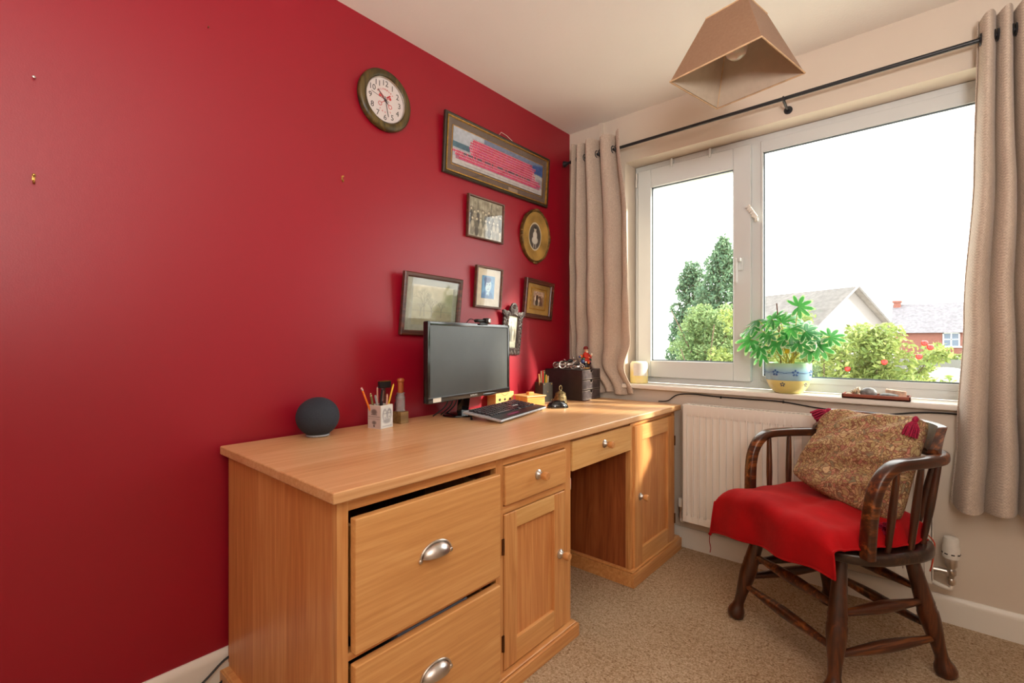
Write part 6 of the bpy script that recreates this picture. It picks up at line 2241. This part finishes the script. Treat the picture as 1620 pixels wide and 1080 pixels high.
bm = B(); tube(bm, [(0, 0, 0), (0.0, 0, 2.0), (0.05, 0, 4.9)], [0.12, 0.08, 0.02], 10); obj('trunk', bm, M['bark'], t1b)
cs = []
for i in range(70):
    f = i / 69
    a_ = i * 2.4
    k_ = 0.3 + 0.7 * random.random()
    cs.append((((0.10 + 1.0 * (1 - f) ** 0.7) * k_ * math.cos(a_), 0.5 * (1 - f) * k_ * math.sin(a_), 1.6 + f * 3.7), (0.12 + 0.20 * (1 - f), 0.2, 0.2)))
foliage('foliage', cs, 20000, 0.045, M['leaf_dark'], t1b)
# lighter leafy tree in front
t2 = thing('tree', 'bushy light green tree low in the left window pane', 'tree', (-1.05, 5.6, GZ), group='garden trees')
bm = B(); tube(bm, [(0, 0, 0), (0.05, 0, 1.5), (-0.05, 0, 3.4)], [0.10, 0.07, 0.02], 10)
for q in range(14):
    a_ = q * 2.4
    tube(bm, smooth_pts([(0, 0, 1.2 + q * 0.12), (0.3 * math.cos(a_), 0.3 * math.sin(a_), 1.9 + q * 0.13), (0.6 * math.cos(a_), 0.5 * math.sin(a_), 2.5 + q * 0.13)], 3), [0.02] * 4 + [0.008] * 3, 6)
obj('trunk', bm, M['bark'], t2)
cs = []
for i in range(70):
    f = i / 69
    r_ = 0.85 * math.sqrt(random.random()) * (1 - 0.55 * f)
    a_ = i * 2.4
    cs.append(((r_ * math.cos(a_), 0.6 * r_ * math.sin(a_), 1.7 + 2.35 * f), (0.20, 0.20, 0.20 - 0.06 * f)))
foliage('foliage', cs, 22000, 0.032, M['leaf_mid'], t2)
t4 = thing('tree', 'pale loose tree just right of the window mullion behind the plant', 'tree', (-0.75, 8.2, GZ), group='garden trees')
bm = B(); tube(bm, [(0, 0, 0), (0.05, 0, 1.5), (-0.02, 0, 3.9)], [0.10, 0.07, 0.02], 10); obj('trunk', bm, M['bark'], t4)
cs = [((random.uniform(-0.7, 0.9), random.uniform(-0.4, 0.4), random.uniform(1.5, 3.9 - 0.2 * (i % 5))), (0.22, 0.2, 0.18)) for i in range(46)]
foliage('foliage', cs, 9000, 0.04, M['leaf_mid'], t4)
# apple tree
t3 = thing('apple_tree', 'apple tree with red apples filling the right window pane', 'tree', (0.72, 4.6, GZ), group='garden trees')
bm = B(); tube(bm, [(0, 0, 0), (-0.05, 0, 1.0), (0.0, 0, 1.8)], [0.12, 0.09, 0.05], 10)
tips = []
for q in range(34):
    a_ = q * 2.4; L_ = 0.55 + 0.6 * random.random()
    e0 = Vector((0.05 * math.cos(a_), 0.05 * math.sin(a_), 1.2 + 0.02 * q))
    dxx = L_ * 1.05 * math.cos(a_)
    e2 = e0 + Vector((dxx, L_ * 0.6 * math.sin(a_), 1.35 + 0.95 * random.random() - 0.75 * max(0, dxx - 0.3)))
    e1 = e0.lerp(e2, 0.5) + Vector((0, 0, -0.12))
    tube(bm, smooth_pts([e0, e1, e2], 4), [0.022, 0.020, 0.017, 0.014, 0.012, 0.010, 0.008, 0.006, 0.004], 6)
    tips.append((e0, e1, e2))
obj('trunk', bm, M['bark'], t3)
cs = []
for e0, e1, e2 in tips:
    for f in (0.2, 0.45, 0.7, 0.9, 1.03):
        p = e1.lerp(e2, f)
        cs.append(((p.x, p.y, p.z), (0.13, 0.13, 0.11)))
for i in range(150):
    x_ = random.uniform(-1.2, 1.25)
    top_ = 3.85 - 0.30 * abs(x_) - (0.65 if x_ > 0.7 else 0)
    cs.append(((x_, random.uniform(-0.5, 0.5), random.uniform(1.7, top_)), (0.17, 0.17, 0.15)))
for i in range(26):
    cs.append(((random.uniform(0.3, 1.12), random.uniform(-0.72, -0.4), random.uniform(2.9, 3.55)), (0.12, 0.08, 0.09)))
foliage('foliage', cs, 42000, 0.036, M['leaf_lime'], t3, upness=0.6)
m_apple = plain('red_apple', (170, 26, 20), 0.35, var=0.2, nscale=20)
for p in ((0.967, -0.75, 3.521), (0.925, -0.75, 3.384), (0.647, -0.75, 3.320), (1.010, -0.74, 3.480), (0.323, -0.70, 3.235), (0.02, -0.6, 3.10), (-0.32, -0.6, 3.00)):
    bm = B(); lathe(bm, [(0, -0.025), (0.012, -0.028), (0.025, -0.015), (0.029, 0.002), (0.025, 0.020), (0.010, 0.026), (0, 0.022)], 14); obj('apple', bm, m_apple, t3, loc=p)

# houses beyond
m_slate = plain('slate', (102, 99, 105), 0.7, var=0.12, nscale=4, bstr=0.4, bscale=8, bdist=0.05)
m_pale = plain('pale_tiles', (146, 141, 138), 0.8, var=0.08, nscale=3)
m, nt, b = new_mat('red_brick')
bk = nt.nodes.new('ShaderNodeTexBrick'); bk.inputs['Scale'].default_value = 4.0
bk.inputs['Color1'].default_value = (*lin((136, 76, 68)), 1); bk.inputs['Color2'].default_value = (*lin((122, 68, 60)), 1); bk.inputs['Mortar'].default_value = (*lin((130, 112, 98)), 1)
tc = coord(nt, (1, 1, 1), (PI / 2, 0, 0)); nt.links.new(tc, bk.inputs['Vector']); nt.links.new(bk.outputs[0], b.inputs['Base Color']); b.inputs['Roughness'].default_value = 0.9
M['brick'] = m
hs1 = thing('brick_house', 'distant red brick house with grey slate roof beside right curtain', 'house', (3.45, 60, GZ))
bm = B(); bx(bm, (-4.3, 0, 0), (14, 8, 4.5)); obj('wall', bm, M['brick'], hs1, smooth=0)
bm = B(); Mr = Matrix(((0, 0, 1, 0), (1, 0, 0, 0), (0, 1, 0, 0), (0, 0, 0, 1)))
prism(bm, [(-0.4, 4.4), (8.4, 4.4), (4.0, 7.55)], -4.6, 14.5, Mr); obj('roof', bm, m_slate, hs1, smooth=0)
bm = B(); bx(bm, (-4.5, 3.5, 6.6), (-3.9, 4.5, 7.9)); bx(bm, (-4.6, 3.4, 7.75), (-3.8, 4.6, 7.95)); obj('chimney', bm, M['brick'], hs1, smooth=0)
for wx in (0.0, 4.2):
    for wz in (3.05, 0.8):
        bm = B()
        bx(bm, (wx - 0.62, -0.06, wz), (wx - 0.52, 0.04, wz + 1.35)); bx(bm, (wx + 0.52, -0.06, wz), (wx + 0.62, 0.04, wz + 1.35))
        bx(bm, (wx - 0.62, -0.06, wz + 1.25), (wx + 0.62, 0.04, wz + 1.35)); bx(bm, (wx - 0.75, -0.14, wz - 0.1), (wx + 0.75, 0.04, wz + 0.06))
        bx(bm, (wx - 0.05, -0.05, wz), (wx + 0.05, 0.04, wz + 1.3)); bx(bm, (wx - 0.55, -0.05, wz + 0.66), (wx + 0.55, 0.04, wz + 0.74))
        f_ = obj('window', bm, M['upvc'], hs1, smooth=0)
        bm = B(); bx(bm, (wx - 0.54, -0.02, wz), (wx + 0.54, 0.0, wz + 1.28)); obj('pane', bm, plain('distant_pane', (84, 100, 120), 0.1), f_, smooth=0)
hs2 = thing('pale_gabled_house', 'pale gabled rooftop rising behind the apple tree', 'house', (-1.8, 36, GZ))
bm = B()
prism(bm, [(-3.4, 0), (3.4, 0), (3.4, 4.6), (0, 7.0), (-3.4, 4.6)], 0.3, 9.0, Matrix(((1, 0, 0, 0), (0, 0, 1, 0), (0, 1, 0, 0), (0, 0, 0, 1))))
obj('wall', bm, plain('rendered_wall', (128, 123, 122), 0.85), hs2, smooth=0)
bm = B()
for s in (-1, 1):
    v4 = [bm.verts.new(p) for p in ((0, -0.1, 7.17), (s * 3.8, -0.1, 4.4), (s * 3.8, 9.4, 4.4), (0, 9.4, 7.17))]
    bm.faces.new(v4 if s > 0 else v4[::-1])
bmesh.ops.solidify(bm, geom=list(bm.faces), thickness=0.14)
obj('roof', bm, m_pale, hs2, smooth=0)
bm = B()
for s in (-1, 1):
    tube(bm, [(0, -0.12, 7.17), (s * 3.8, -0.12, 4.4)], 0.08, 4)
obj('bargeboard', bm, plain('grey_bargeboard', (120, 118, 120), 0.7), hs2)
hs2.rotation_euler = (0, 0, math.radians(62))


def car(label, x, y, yaw_, c_):
    r_ = thing('car', label, 'car', (x, y, GZ), (0, 0, yaw_), 'parked cars beyond the garden')
    prof_ = [(-2.1, 0.35), (-2.15, 0.75), (-1.95, 0.98), (-1.35, 1.05), (-0.75, 1.45), (0.75, 1.48), (1.45, 1.02), (1.95, 0.92), (2.1, 0.65), (2.1, 0.35)]
    bm = B(); prism(bm, prof_, -0.85, 0.85, Matrix(((1, 0, 0, 0), (0, 0, 1, 0), (0, 1, 0, 0), (0, 0, 0, 1))))
    bmesh.ops.bevel(bm, geom=list(bm.edges), offset=0.08, segments=2, affect='EDGES')
    obj('body', bm, plain('car_paint', c_, 0.25, coat=0.5), r_)
    m_w = plain('car_glass', (150, 166, 176), 0.1)
    bm = B()
    for s in (-0.86, 0.86):
        prism(bm, [(-1.15, 1.02), (-0.68, 1.36), (0.68, 1.39), (1.2, 1.02)], s - 0.01, s + 0.01, Matrix(((1, 0, 0, 0), (0, 0, 1, 0), (0, 1, 0, 0), (0, 0, 0, 1))))
    obj('side_window', bm, m_w, r_, smooth=0)
    for wx in (-1.3, 1.3):
        for s in (-1, 1):
            bm = B(); lathe(bm, [(0.0, -0.1), (0.30, -0.1), (0.32, 0), (0.30, 0.1), (0, 0.1)], 18, Matrix.Translation((wx, s * 0.78, 0.32)) @ Matrix.Rotation(PI / 2, 4, 'X')); obj('wheel', bm, M['black_plastic'], r_)


car('white car parked beyond the apple tree, nearer the tree', 2.6, 48, math.radians(20), (190, 190, 190))
car('pale silver car parked beyond the garden, nearest right curtain', 5.2, 45, math.radians(30), (150, 160, 168))
bm = B(); bx(bm, (-14, 0, 0), (26, 0.3, 1.9)); 
fe = tag(obj('garden_wall', bm, plain('garden_wall_grey', (104, 104, 100), 0.9), None, loc=(6, 55, GZ), smooth=0), 'low grey garden wall behind the parked cars', 'wall')
hd_ = thing('hedge', 'pale green hedge in front of the brick house', 'hedge', (4, 57, GZ))
cs = [((-10 + i * 1.1, 0.3 * math.sin(i), 1.6 + 0.25 * math.sin(i * 1.7)), (0.9, 0.6, 0.9)) for i in range(20)]
foliage('foliage', cs, 5000, 0.16, M['leaf_lime'], hd_)
